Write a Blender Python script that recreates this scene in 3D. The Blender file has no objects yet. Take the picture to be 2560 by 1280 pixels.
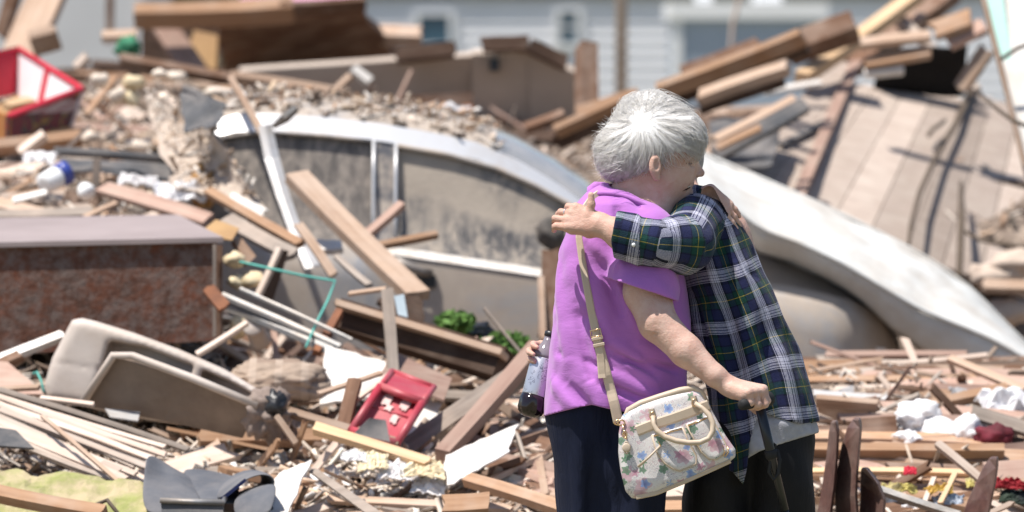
import bpy, math, random
import numpy as np
from mathutils import Vector, Matrix, noise as mnoise
random.seed(7); RNG = np.random.default_rng(7)
scene = bpy.context.scene
COL = scene.collection
# ------------------------------------------------------------------ camera, sky, sun, exposure
F = 14000.0; CZ = 1.72; HOR = 100.0          # focal length in photo pixels, lens height, horizon row
cam_data = bpy.data.cameras.new('camera'); cam = bpy.data.objects.new('camera', cam_data); COL.objects.link(cam)
cam.location = (0, 0, CZ); cam.rotation_euler = (math.radians(90), 0, 0)
cam_data.sensor_width = 36.0; cam_data.lens = 36.0 * F / 2560.0
cam_data.shift_y = -(640.0 - HOR) / 2560.0
cam_data.clip_start = 0.5; cam_data.clip_end = 600
cam_data.dof.use_dof = True; cam_data.dof.focus_distance = 13.9; cam_data.dof.aperture_fstop = 3.7
scene.camera = cam
SUN_EL = math.radians(69); SUN_AZ = math.radians(62)        # azimuth from the camera side towards the left
sdir = Vector((-math.cos(SUN_EL) * math.sin(SUN_AZ), -math.cos(SUN_EL) * math.cos(SUN_AZ), math.sin(SUN_EL)))
world = bpy.data.worlds.new('World'); scene.world = world; world.use_nodes = True
wn = world.node_tree.nodes; wl = world.node_tree.links
sky = wn.new('ShaderNodeTexSky'); sky.sky_type = 'NISHITA'; sky.sun_disc = False
sky.sun_elevation = SUN_EL; sky.sun_rotation = math.atan2(sdir.x, sdir.y)
bg = wn.get('Background') or wn.new('ShaderNodeBackground'); bg.inputs['Strength'].default_value = 0.10
wl.new(sky.outputs[0], bg.inputs[0])
sun_data = bpy.data.lights.new('sun', 'SUN'); sun = bpy.data.objects.new('sun', sun_data); COL.objects.link(sun)
sun_data.energy = 5.0; sun_data.angle = math.radians(0.53); sun_data.color = (1.0, 0.95, 0.88)
sun.rotation_euler = sdir.to_track_quat('Z', 'Y').to_euler()
scene.view_settings.view_transform = 'Standard'; scene.view_settings.look = 'None'
scene.view_settings.gamma = 1.0; scene.view_settings.use_curve_mapping = False
scene.view_settings.exposure = 0.46
scene.render.resolution_x = 1024; scene.render.resolution_y = 512

# ------------------------------------------------------------------ helpers
def P(px, py, d):
    return Vector(((px - 1280.0) * d / F, d, CZ - (py - HOR) * d / F))
def V(*a): return Vector(a)

def tag(o, label=None, cat=None, group=None, kind=None):
    if label: o['label'] = label
    if cat: o['category'] = cat
    if group: o['group'] = group
    if kind: o['kind'] = kind
    return o
def empty(name, loc=(0, 0, 0)):
    o = bpy.data.objects.new(name, None); COL.objects.link(o); o.location = loc; o.empty_display_size = 0.1
    return o
def link(name, me, mat=None, parent=None, loc=None):
    """object from mesh; loc and mesh coordinates are world, parent has translation only"""
    o = bpy.data.objects.new(name, me); COL.objects.link(o)
    if mat is not None and len(me.materials) == 0: me.materials.append(mat)
    if parent is not None:
        o.parent = parent
        w = Vector((0, 0, 0)); q = parent
        while q is not None: w += q.location; q = q.parent
        o.location = (Vector(loc) if loc is not None else Vector((0, 0, 0))) - w
    elif loc is not None: o.location = loc
    return o
def mesh(name, verts, faces, smooth=False):
    me = bpy.data.meshes.new(name)
    me.from_pydata([tuple(map(float, v)) for v in verts], [], [tuple(map(int, f)) for f in faces]); me.update()
    if smooth: me.polygons.foreach_set('use_smooth', [True] * len(me.polygons))
    return me
def mesh_np(name, v, q, smooth=True):
    me = bpy.data.meshes.new(name); n = q.shape[1]
    me.vertices.add(len(v)); me.vertices.foreach_set('co', np.asarray(v, np.float32).ravel())
    me.loops.add(q.size); me.loops.foreach_set('vertex_index', q.astype(np.int32).ravel())
    me.polygons.add(len(q)); me.polygons.foreach_set('loop_start', np.arange(0, q.size, n, dtype=np.int32))
    try: me.polygons.foreach_set('loop_total', np.full(len(q), n, np.int32))
    except Exception: pass
    me.update(calc_edges=True); me.validate()
    if smooth: me.polygons.foreach_set('use_smooth', np.ones(len(me.polygons), bool))
    return me
def part(name, verts, faces, mat, parent=None, smooth=False, centre=True):
    vs = [Vector(v) for v in verts]
    c = sum(vs, Vector((0, 0, 0))) / len(vs) if centre else Vector((0, 0, 0))
    return link(name, mesh(name, [v - c for v in vs], faces, smooth), mat, parent, c)

# materials -----------------------------------------------------------------
class M:
    def __init__(s, name, rough=0.8, spec=0.3, metal=0.0):
        s.m = bpy.data.materials.new(name); s.m.use_nodes = True
        s.nt = s.m.node_tree; s.b = s.nt.nodes['Principled BSDF']
        s.b.inputs['Roughness'].default_value = rough; s.b.inputs['Metallic'].default_value = metal
        s.b.inputs['Specular IOR Level'].default_value = spec
    def n(s, t, **kw):
        nd = s.nt.nodes.new(t)
        for k, v in kw.items(): setattr(nd, k, v)
        return nd
    def l(s, a, b): s.nt.links.new(a, b)
    def coord(s, kind='Object', scale=(1, 1, 1), rnd=True):
        tc = s.n('ShaderNodeTexCoord'); mp = s.n('ShaderNodeMapping'); mp.inputs['Scale'].default_value = scale
        s.l(tc.outputs[kind], mp.inputs['Vector'])
        if rnd:
            oi = s.n('ShaderNodeObjectInfo'); mu = s.n('ShaderNodeVectorMath', operation='SCALE')
            mu.inputs[0].default_value = (37.0, 91.0, 53.0); s.l(oi.outputs['Random'], mu.inputs['Scale'])
            s.l(mu.outputs[0], mp.inputs['Location'])
        return mp.outputs[0]
    def noise(s, vec, scale, detail=4, rough=0.6, dist=0.0):
        nz = s.n('ShaderNodeTexNoise'); nz.inputs['Scale'].default_value = scale; nz.inputs['Detail'].default_value = detail
        nz.inputs['Roughness'].default_value = rough; nz.inputs['Distortion'].default_value = dist
        s.l(vec, nz.inputs['Vector']); return nz.outputs['Fac']
    def ramp(s, fac, stops, interp='LINEAR'):
        r = s.n('ShaderNodeValToRGB'); r.color_ramp.interpolation = interp; e = r.color_ramp.elements
        while len(e) < len(stops): e.new(0.5)
        for i, (p, c) in enumerate(stops):
            e[i].position = p; e[i].color = (c, c, c, 1) if not isinstance(c, (tuple, list)) else (*c, 1)
        s.l(fac, r.inputs[0]); return r.outputs[0]
    def mix(s, f, a, b, mode='MIX'):
        mx = s.n('ShaderNodeMix', data_type='RGBA', blend_type=mode)
        for sock, val in ((mx.inputs[0], f), (mx.inputs[6], a), (mx.inputs[7], b)):
            if isinstance(val, (int, float)): sock.default_value = val
            elif isinstance(val, (tuple, list)): sock.default_value = (*val, 1)
            else: s.l(val, sock)
        return mx.outputs[2]
    def math(s, op, a, b=None):
        mt = s.n('ShaderNodeMath', operation=op)
        for i, val in enumerate((a, b)):
            if val is None: continue
            if isinstance(val, (int, float)): mt.inputs[i].default_value = val
            else: s.l(val, mt.inputs[i])
        return mt.outputs[0]
    def col(s, c):
        if isinstance(c, (tuple, list)): s.b.inputs['Base Color'].default_value = (*c, 1)
        else: s.l(c, s.b.inputs['Base Color'])
        return s
    def bump(s, h, strength=0.4, dist=0.004):
        bp = s.n('ShaderNodeBump'); bp.inputs['Strength'].default_value = strength; bp.inputs['Distance'].default_value = dist
        s.l(h, bp.inputs['Height']); s.l(bp.outputs[0], s.b.inputs['Normal'])

def wood(name, c1, c2, dust=(0.45, 0.355, 0.29), dustamt=0.45, grain=26, rough=0.85):
    m = M(name, rough, 0.15)
    g = m.noise(m.coord('Object', (1.3, grain, grain)), 1.6, 5, 0.65, 0.4)
    c = m.ramp(g, [(0.3, c1), (0.68, c2)])
    v = m.coord('Object', (1, 1, 1))
    knots = m.noise(v, 7, 3, 0.6)
    c = m.mix(m.ramp(knots, [(0.44, 0.0), (0.72, dustamt)]), c, dust)
    oi = m.n('ShaderNodeObjectInfo')
    br = m.math('ADD', m.math('MULTIPLY', oi.outputs['Random'], 0.55), 0.72)
    cb = m.n('ShaderNodeCombineColor'); [m.l(br, cb.inputs[i]) for i in range(3)]
    c = m.mix(1.0, c, cb.outputs[0], 'MULTIPLY')
    m.col(c); m.bump(g, 0.5, 0.003)
    return m.m
def plain(name, c1, c2=None, scale=9, rough=0.75, spec=0.3, metal=0.0, bump=0.25, dust=None, dustamt=0.5):
    m = M(name, rough, spec, metal); c2 = c2 or tuple(x * 0.75 for x in c1)
    v = m.coord('Object'); n1 = m.noise(v, scale, 5, 0.6, 0.3)
    c = m.ramp(n1, [(0.32, c1), (0.7, c2)])
    if dust:
        n2 = m.noise(v, scale * 0.45 + 1.7, 6, 0.65)
        c = m.mix(m.ramp(n2, [(0.42, 0.0), (0.62, dustamt)]), c, dust)
    m.col(c)
    if bump: m.bump(m.noise(v, scale * 5, 4), bump, 0.004)
    return m.m
W = {
 'tan':   wood('wood_tan', (0.46, 0.335, 0.25), (0.28, 0.185, 0.13), dustamt=.6),
 'orange':wood('wood_raw_lumber', (0.45, 0.285, 0.18), (0.28, 0.16, 0.095), dustamt=0.5),
 'brown': wood('wood_brown', (0.20, 0.115, 0.075), (0.10, 0.055, 0.036), dustamt=0.45),
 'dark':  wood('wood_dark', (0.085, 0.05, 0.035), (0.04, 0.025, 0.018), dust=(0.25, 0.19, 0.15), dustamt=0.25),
 'grey':  wood('wood_weathered', (0.34, 0.29, 0.25), (0.19, 0.155, 0.13)),
 'pale':  wood('wood_lath', (0.60, 0.49, 0.41), (0.42, 0.32, 0.26), dust=(0.62, 0.55, 0.49)),
 'yellow':wood('wood_new_pine', (0.62, 0.44, 0.27), (0.47, 0.31, 0.18), dustamt=0.25),
 'pink':  wood('wood_pinkish', (0.45, 0.31, 0.25), (0.30, 0.19, 0.15)),
 'red':   wood('wood_burgundy', (0.17, 0.085, 0.07), (0.10, 0.05, 0.042), dust=(0.36, 0.28, 0.24), dustamt=0.5, rough=0.45),
}
WHITE = plain('white_board', (0.78, 0.76, 0.73), (0.62, 0.58, 0.53), 6, dust=(0.5, 0.42, 0.35), dustamt=0.35)
CREAM = plain('cream_foam', (0.74, 0.64, 0.44), (0.60, 0.48, 0.31), 8)
METAL = plain('dusty_white_metal', (0.66, 0.66, 0.67), (0.42, 0.41, 0.40), 7, rough=0.45, metal=0.3, dust=(0.45, 0.38, 0.32))
STEEL = plain('grey_steel', (0.24, 0.24, 0.245), (0.13, 0.125, 0.12), 10, rough=0.5, metal=0.35, dust=(0.34, 0.28, 0.23))
CHAR = plain('charcoal', (0.055, 0.058, 0.065), (0.10, 0.10, 0.105), 9, dust=(0.3, 0.26, 0.23), dustamt=0.4)
BLACK = plain('black_plastic', (0.015, 0.015, 0.018), (0.03, 0.03, 0.033), 8, rough=0.4, spec=0.5)
CARD = plain('cardboard', (0.42, 0.26, 0.12), (0.32, 0.19, 0.09), 7)
RUST = plain('rust', (0.26, 0.10, 0.045), (0.14, 0.06, 0.035), 14)
CLOTHW = plain('white_cloth', (0.80, 0.79, 0.80), (0.66, 0.63, 0.62), 5, rough=0.95)

# geometry ------------------------------------------------------------------
def board_mesh(L, w, t, rings=4, jag=0.25, seed=None):
    r = random.Random(seed if seed is not None else random.random())
    vs, fs = [], []; n = rings
    bend = r.uniform(-0.015, 0.015) * L
    for i in range(n):
        u = i / (n - 1); x = (u - 0.5) * L; k = 1 + r.uniform(-0.04, 0.04); zz = bend * (1 - (2 * u - 1) ** 2)
        for j, (yy, z2) in enumerate(((-.5, .5), (0, .5), (.5, .5), (.5, -.5), (0, -.5), (-.5, -.5))):
            dx = 0
            if i in (0, n - 1):
                rr = random.Random((seed or 0) * 31 + i * 7 + (j if j < 3 else 5 - j))
                dx = rr.uniform(-1, 0.3) * jag * w * (1 if i else -1)
            vs.append((x + dx, yy * w * k, z2 * t + zz))
    for i in range(n - 1):
        for j in range(6):
            a, b = i * 6 + j, i * 6 + (j + 1) % 6
            fs.append((a, b, b + 6, a + 6))
    fs.append((0, 5, 4, 1)); fs.append((1, 4, 3, 2))
    o = (n - 1) * 6; fs.append((o, o + 1, o + 4, o + 5)); fs.append((o + 1, o + 2, o + 3, o + 4))
    return mesh('board', vs, fs)
BCOUNT = [0]
def board3(name, a, b, w, t, mat, label=None, cat='board', group=None, face=(-0.1, -0.62, 0.78), jag=0.25, parent=None):
    a, b = Vector(a), Vector(b); L = (b - a).length; x = (b - a).normalized(); f = Vector(face)
    z = (f - x * f.dot(x)).normalized(); y = z.cross(x)
    BCOUNT[0] += 1
    me = board_mesh(L, w, t, 4, jag, BCOUNT[0])
    o = bpy.data.objects.new(name, me); COL.objects.link(o); me.materials.append(mat)
    R = Matrix((x, y, z)).transposed().to_4x4()
    o.matrix_world = Matrix.Translation((a + b) / 2) @ R
    if parent is not None:
        w0 = Vector((0, 0, 0)); q = parent
        while q is not None: w0 += q.location; q = q.parent
        o.parent = parent; o.matrix_local = Matrix.Translation((a + b) / 2 - w0) @ R
    else: tag(o, label, cat, group)
    return o
def B(name, x0, y0, d0, x1, y1, d1, wpx, tpx, mat, label, cat='board', **kw):
    s = (d0 + d1) / 2 / F
    return board3(name, P(x0, y0, d0), P(x1, y1, d1), wpx * s, tpx * s, W.get(mat, mat) if isinstance(mat, str) else mat, label, cat, **kw)
def fbm(p, o=4):
    return mnoise.fractal(Vector(p), 0.8, 2.1, o)
def slab(name, c, thick, mat, label=None, cat=None, nu=8, nv=8, amp=0.0, freq=3.0, rag=0.0, parent=None, group=None, smooth=False):
    """bilinear sheet c=[c00,c10,c11,c01] with thickness, ragged edges and gentle warp"""
    c = [Vector(q) for q in c]; nrm = ((c[1] - c[0]).cross(c[3] - c[0])).normalized()
    if nrm.y > 0: nrm = -nrm
    vs = []; off = Vector((random.uniform(0, 99), random.uniform(0, 99), 0))
    for s in (0, 1):
        for j in range(nv + 1):
            for i in range(nu + 1):
                u, v = i / nu, j / nv
                if rag:
                    if i in (0, nu): u += rag * mnoise.noise(Vector((v * 9, i, 3)) + off) * 2
                    if j in (0, nv): v += rag * mnoise.noise(Vector((u * 9, j + 20, 3)) + off) * 2
                p = (c[0] * (1 - u) + c[1] * u) * (1 - v) + (c[3] * (1 - u) + c[2] * u) * v
                vs.append(p + nrm * (amp * fbm(p * freq + off) - s * thick))
    N = (nu + 1) * (nv + 1); fs = []
    def id(i, j, s): return s * N + j * (nu + 1) + i
    flip = ((c[1] - c[0]).cross(c[3] - c[0])).normalized().dot(nrm) < 0
    for s in (0, 1):
        for j in range(nv):
            for i in range(nu):
                q = (id(i, j, s), id(i + 1, j, s), id(i + 1, j + 1, s), id(i, j + 1, s))
                fs.append(q if (s == 0) != flip else q[::-1])
    for i in range(nu):
        for j in (0, nv): fs.append((id(i, j, 0), id(i + 1, j, 0), id(i + 1, j, 1), id(i, j, 1)))
    for j in range(nv):
        for i in (0, nu): fs.append((id(i, j, 0), id(i, j + 1, 0), id(i, j + 1, 1), id(i, j, 1)))
    o = part(name, vs, fs, mat, parent, smooth)
    if parent is None: tag(o, label, cat, group)
    return o
def S(name, pts, tpx, mat, label, cat='sheet', **kw):
    """sheet from four photo corners (px,py,depth)"""
    d = pts[0][2]
    return slab(name, [P(*q) for q in pts], tpx * d / F, mat, label, cat, **kw)
def tube(name, pts, r, mat, parent=None, sides=8, closed=False, smooth=True, flat=1.0, caps=True):
    pts = [Vector(p) for p in pts]; n = len(pts); vs, fs = [], []
    up = Vector((0.1, -1, 0.2)); rr = r if isinstance(r, (list, tuple)) else [r] * n
    for i, p in enumerate(pts):
        t = (pts[(i + 1) % n] - pts[i - 1]) if closed else (pts[min(i + 1, n - 1)] - pts[max(i - 1, 0)])
        t.normalize(); a = (up - t * up.dot(t)).normalized(); b = t.cross(a)
        for k in range(sides):
            an = 2 * math.pi * k / sides
            vs.append(p + a * (math.cos(an) * rr[i] * flat) + b * (math.sin(an) * rr[i]))
    m = n if closed else n - 1
    for i in range(m):
        for k in range(sides):
            k2 = (k + 1) % sides; i2 = (i + 1) % n
            fs.append((i * sides + k, i * sides + k2, i2 * sides + k2, i2 * sides + k))
    if not closed and caps:
        fs.append(tuple(range(sides))[::-1]); fs.append(tuple(range((n - 1) * sides, n * sides)))
    return part(name, vs, fs, mat, parent, smooth)
def lathe(name, a, b, prof, mat, parent=None, sides=20, smooth=True, mod=None):
    """prof: list of (u along a->b, radius)"""
    a, b = Vector(a), Vector(b); t = (b - a).normalized(); up = Vector((0.1, -1, 0.2)); e = (up - t * up.dot(t)).normalized(); f = t.cross(e)
    vs, fs = [], []
    for i, (u, r) in enumerate(prof):
        for k in range(sides):
            an = 2 * math.pi * k / sides; q = r * (mod(u, an) if mod else 1)
            vs.append(a + (b - a) * u + e * math.cos(an) * q + f * math.sin(an) * q)
    for i in range(len(prof) - 1):
        for k in range(sides):
            k2 = (k + 1) % sides; fs.append((i * sides + k, i * sides + k2, (i + 1) * sides + k2, (i + 1) * sides + k))
    fs.append(tuple(range(sides))[::-1]); fs.append(tuple(range((len(prof) - 1) * sides, len(prof) * sides)))
    return part(name, vs, fs, mat, parent, smooth)
def box(name, lo, hi, mat, parent=None):
    (x0, y0, z0), (x1, y1, z1) = lo, hi
    vs = [(x, y, z) for z in (z0, z1) for y in (y0, y1) for x in (x0, x1)]
    fs = [(0, 2, 3, 1), (4, 5, 7, 6), (0, 1, 5, 4), (2, 6, 7, 3), (0, 4, 6, 2), (1, 3, 7, 5)]
    return part(name, vs, fs, mat, parent)
def hexa(name, c8, mat, parent=None):
    """c8: front quad (4) then back quad (4), same order"""
    fs = [(0, 1, 2, 3), (7, 6, 5, 4), (0, 4, 5, 1), (1, 5, 6, 2), (2, 6, 7, 3), (3, 7, 4, 0)]
    return part(name, c8, fs, mat, parent)
def crumple(name, c, size, mat, label=None, cat=None, amp=0.35, freq=3.0, sub=4, seed=0, parent=None, group=None):
    """crumpled cloth or bag lump"""
    import bmesh
    bm = bmesh.new(); bmesh.ops.create_icosphere(bm, subdivisions=sub, radius=1.0)
    off = Vector((seed * 3.7, seed * 1.3, seed * 7.1))
    for v in bm.verts:
        n = v.co.normalized()
        k = 1 + amp * fbm(n * freq * 0.5 + off, 3) + amp * 0.6 * (abs(mnoise.noise(n * freq + off)) - 0.3) + amp * .25 * abs(mnoise.noise(n * freq * 2.7 + off))
        v.co = Vector((n.x * size[0], n.y * size[1], n.z * size[2])) * k
    me = bpy.data.meshes.new(name); bm.to_mesh(me); bm.free()
    me.polygons.foreach_set('use_smooth', [True] * len(me.polygons))
    o = link(name, me, mat, parent, c)
    if parent is None: tag(o, label, cat, group)
    return o

def scrap(name, c, size, mat, label=None, cat=None, amp=.3, seed=0, group=None, n=14, up=(0, -.45, .9), parent=None):
    """crumpled thin sheet of paper, plastic or cloth"""
    r = random.Random(seed * 17 + 3); z = Vector(up).normalized(); x = Vector((1, r.uniform(-.2, .2), r.uniform(-.25, .25))); x = (x - z * x.dot(z)).normalized(); y = z.cross(x)
    off = Vector((seed * 3.1, seed * 5.7, seed)); vs = []; k = [r.uniform(.75, 1.15) for _ in range(4)]; m = max(size)
    for j in range(n + 1):
        for i in range(n + 1):
            u, v = i / n * 2 - 1, j / n * 2 - 1; e = (k[0] * (1 - u) + k[1] * (1 + u)) / 2; f = (k[2] * (1 - v) + k[3] * (1 + v)) / 2
            q = Vector((u * 1.6, v * 1.6, 0)) + off; edge = 1 + .18 * mnoise.noise(q * 3)
            h = 1.1 * (1 - (u * u + v * v) * .5) * amp * .8 + amp * (abs(mnoise.noise(q * 1.1)) * 1.6 - .6) + amp * .7 * (abs(mnoise.noise(q * 2.6)) - .3) + amp * .25 * mnoise.noise(q * 6)
            vs.append(Vector(c) + x * (u * size[0] * f * edge) + y * (v * size[1] * e * edge) + z * (h * m))
    fs = [(j * (n + 1) + i, j * (n + 1) + i + 1, (j + 1) * (n + 1) + i + 1, (j + 1) * (n + 1) + i) for j in range(n) for i in range(n)]
    o = part(name, vs, fs, mat, parent, False); s1 = o.modifiers.new('thick', 'SOLIDIFY'); s1.thickness = .004
    if parent is None: tag(o, label, cat, group)
    return o

# signed-distance modelling ---------------------------------------------------
def vec(p): return np.array(p, np.float32)
def sd_cone(p, a, b, ra, rb):
    a = vec(a); b = vec(b); ba = b - a; pa = p - a
    h = np.clip(pa @ ba / max(float(ba @ ba), 1e-9), 0, 1)
    return np.linalg.norm(pa - h[:, None] * ba, axis=1) - (ra + (rb - ra) * h)
def sd_ell(p, c, r, R=None):
    q = p - vec(c)
    if R is not None: q = q @ np.array(R, np.float32)
    r = vec(r); k0 = np.linalg.norm(q / r, axis=1); k1 = np.linalg.norm(q / (r * r), axis=1) + 1e-6
    return k0 * (k0 - 1) / k1
def smin(a, b, k):
    h = np.clip(0.5 + 0.5 * (b - a) / k, 0, 1); return b * (1 - h) + a * h - k * h * (1 - h)
def smax(a, b, k): return -smin(-a, -b, k)
def pix(p):
    s = p[:, 1] / F
    return 1280 + p[:, 0] / s, HOR + (CZ - p[:, 2]) / s, p[:, 1] - 14.0, s
def sd_stack(p, rows, n=2.3):
    """rows: (py, left px, right px, depth centre, half depth)"""
    px, py, w, s = pix(p); r = np.array(rows, np.float32)
    L = np.interp(py, r[:, 0], r[:, 1]); R = np.interp(py, r[:, 0], r[:, 2]); w0 = np.interp(py, r[:, 0], r[:, 3]); b = np.interp(py, r[:, 0], r[:, 4])
    c = (L + R) / 2; a = (R - L) / 2
    q = (np.abs((px - c) / a) ** n + np.abs((w - w0) / b) ** n) ** (1 / n) - 1
    d = q * np.minimum(a * s, b)
    d = np.maximum(d, (r[0, 0] - py) * s); d = np.maximum(d, (py - r[-1, 0]) * s)
    return d.astype(np.float32)
def folds(p, d, fl):
    for a, b, wd, amp in fl:
        near = np.linalg.norm(p - (vec(a) + vec(b)) / 2, axis=1) < np.linalg.norm(vec(a) - vec(b)) / 2 + 3 * wd
        if not near.any(): continue
        q = p[near]; a_ = vec(a); ba = vec(b) - a_; h = np.clip((q - a_) @ ba / float(ba @ ba), 0, 1)
        dd = np.linalg.norm(q - a_ - h[:, None] * ba, axis=1)
        d[near] -= amp * np.sin(np.pi * np.clip(h, 0.03, 0.97)) ** 0.6 * np.exp(-(dd / wd) ** 2)
    return d
def march(f, px, py, d0=13.4, d1=14.8):
    """point where the photo ray first meets the surface f"""
    ds = np.arange(d0, d1, 0.002, dtype=np.float32)
    pts = np.array([P(px, py, float(d)) for d in ds], np.float32); v = f(pts); i = np.argmax(v < 0)
    return Vector(pts[i].tolist()) if v.min() < 0 else P(px, py, 14.0)
def polygonise(f, lo, hi, h):
    lo = np.array(lo, np.float32); hi = np.array(hi, np.float32); K = 4
    n = (np.ceil((hi - lo) / (h * K)).astype(int)) * K
    nc = n // K
    cc = np.stack(np.meshgrid(*[lo[i] + (np.arange(nc[i]) + 0.5) * h * K - h / 2 for i in range(3)], indexing='ij'), -1).reshape(-1, 3).astype(np.float32)
    vc = f(cc).reshape(nc)
    act = np.abs(vc) < h * K * 1.9
    sgn = np.where(vc < 0, -1.0, 1.0).astype(np.float32)
    vals = sgn.repeat(K, 0).repeat(K, 1).repeat(K, 2)
    m = act.repeat(K, 0).repeat(K, 1).repeat(K, 2)
    ii = np.argwhere(m); pts = (lo + ii * h).astype(np.float32)
    out = np.empty(len(pts), np.float32)
    for s in range(0, len(pts), 400000): out[s:s + 400000] = f(pts[s:s + 400000])
    vals[m] = out
    ins = vals < 0; cnt = np.zeros(tuple(n - 1), np.int8)
    C = [(i, j, k) for i in (0, 1) for j in (0, 1) for k in (0, 1)]
    for i, j, k in C: cnt += ins[i:n[0] - 1 + i, j:n[1] - 1 + j, k:n[2] - 1 + k]
    cells = np.argwhere((cnt > 0) & (cnt < 8)); N = len(cells)
    idx = np.full(tuple(n - 1), -1, np.int64); idx[cells[:, 0], cells[:, 1], cells[:, 2]] = np.arange(N)
    cv = np.stack([vals[cells[:, 0] + i, cells[:, 1] + j, cells[:, 2] + k] for i, j, k in C], 1)
    acc = np.zeros((N, 3), np.float32); ne = np.zeros(N, np.float32); Ca = np.array(C, np.float32)
    for a in range(8):
        for b in range(a + 1, 8):
            if np.abs(Ca[a] - Ca[b]).sum() != 1: continue
            x = (cv[:, a] < 0) != (cv[:, b] < 0)
            t = np.clip(cv[:, a] / (cv[:, a] - cv[:, b] + 1e-12), 0, 1)
            q = Ca[a] + t[:, None] * (Ca[b] - Ca[a]); acc[x] += q[x]; ne[x] += 1
    v = lo + (cells + acc / np.maximum(ne, 1)[:, None]) * h
    quads = []
    for ax in range(3):
        o1, o2 = [(1, 2), (2, 0), (0, 1)][ax]
        s0 = [slice(None)] * 3; s1 = [slice(None)] * 3; s0[ax] = slice(0, -1); s1[ax] = slice(1, None)
        A = ins[tuple(s0)]; Bv = ins[tuple(s1)]; e = np.argwhere(A != Bv)
        e = e[(e[:, o1] > 0) & (e[:, o2] > 0) & (e[:, o1] < n[o1] - 1) & (e[:, o2] < n[o2] - 1)]
        sg = A[e[:, 0], e[:, 1], e[:, 2]]
        def cell(d1, d2):
            c = e.copy(); c[:, o1] -= d1; c[:, o2] -= d2; return idx[c[:, 0], c[:, 1], c[:, 2]]
        q = np.stack([cell(1, 1), cell(0, 1), cell(0, 0), cell(1, 0)], 1)
        q[~sg] = q[~sg][:, ::-1]; quads.append(q)
    q = np.concatenate(quads); q = q[(q >= 0).all(1)]
    return v.astype(np.float32), q
def sdf_part(name, f, lo, hi, h, mat, parent=None, smooth_it=1):
    v, q = polygonise(f, lo, hi, h)
    for _ in range(smooth_it):
        acc = np.zeros_like(v); c = np.zeros(len(v), np.float32)
        for a in range(4):
            b = (a + 1) % 4
            np.add.at(acc, q[:, a], v[q[:, b]]); np.add.at(c, q[:, a], 1)
            np.add.at(acc, q[:, b], v[q[:, a]]); np.add.at(c, q[:, b], 1)
        v = v * 0.5 + 0.5 * acc / np.maximum(c, 1)[:, None]
    cen = (v.min(0) + v.max(0)) / 2; cen[2] = v[:, 2].min()
    o = link(name, mesh_np(name, v - cen, q), mat, parent, Vector(cen.tolist()))
    return o, v, q
# ================================================================== the setting
def smooth(a, b, x):
    t = min(1, max(0, (x - a) / (b - a))); return t * t * (3 - 2 * t)
PL = [(14.6, -.05), (15.2, .28), (15.5, .38), (16.5, .60), (17.3, .74), (18, .92), (19, 1.13), (20.5, 1.31), (23, 1.48), (26, 1.55), (29, 1.0), (32, -.1)]
PM = [(14.6, -.05), (15.2, .28), (15.5, .38), (16.5, .57), (17.3, .66), (17.9, .64), (18.5, .25), (20.7, .35), (21.3, .95), (22.5, 1.22), (24, 1.36), (26, 1.3), (29, .7), (32, -.1)]
def terrain(x, d, nz=True):
    px = 1280 + x * F / max(d, 1)
    l = smooth(640, 430, px) if px < 640 else 0.0
    a = np.interp(d, [q[0] for q in PL], [q[1] for q in PL]); b = np.interp(d, [q[0] for q in PM], [q[1] for q in PM])
    z = a * l + b * (1 - l)
    if nz and z > 0.02: z += 0.05 * mnoise.fractal(Vector((x * 2.2, d * 2.2, 1.7)), 0.9, 2.0, 4)
    e = smooth(5.2, 3.6, abs(x))
    return z * e - (1 - e) * 0.05
gm = M('ground_dirt_gap_shade', 0.95, 0.1)
gv = gm.coord('Object', rnd=False)
gm.col(gm.mix(gm.ramp(gm.noise(gv, 6, 6, 0.7), [(0.4, 0.0), (0.62, 1.0)]), gm.ramp(gm.noise(gv, 2.3, 5), [(0.35, (0.40, 0.325, 0.265)), (0.65, (0.24, 0.18, 0.14))]), (0.09, 0.065, 0.05)))  # near-black patches imitate the shaded gaps between debris
gm.bump(gm.noise(gv, 30, 5), 0.7, 0.03)
lawn = M('ground_grass', 0.95, 0.1); lv = lawn.coord('Object', rnd=False)
lawn.col(lawn.ramp(lawn.noise(lv, 1.5, 6), [(0.35, (0.10, 0.12, 0.05)), (0.65, (0.28, 0.23, 0.17))]))
o = part('ground', [(-300, -20, 0), (300, -20, 0), (300, 560, 0), (-300, 560, 0)], [(0, 1, 2, 3)], lawn.m, centre=False); tag(o, 'flat dusty ground with worn grass', None, None, 'structure')
vs, fs = [], []; NX, ND = 150, 130
for j in range(ND + 1):
    for i in range(NX + 1):
        x = -5.4 + 10.8 * i / NX; d = 14.5 + 17.6 * (j / ND) ** 1.25; vs.append((x, d, terrain(x, d)))
for j in range(ND):
    for i in range(NX): q = j * (NX + 1) + i; fs.append((q, q + 1, q + NX + 2, q + NX + 1))
o = part('rubble_mound', vs, fs, gm.m, None, True, centre=False); tag(o, 'dusty heaped terrain of the debris field', None, None, 'structure')

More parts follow.
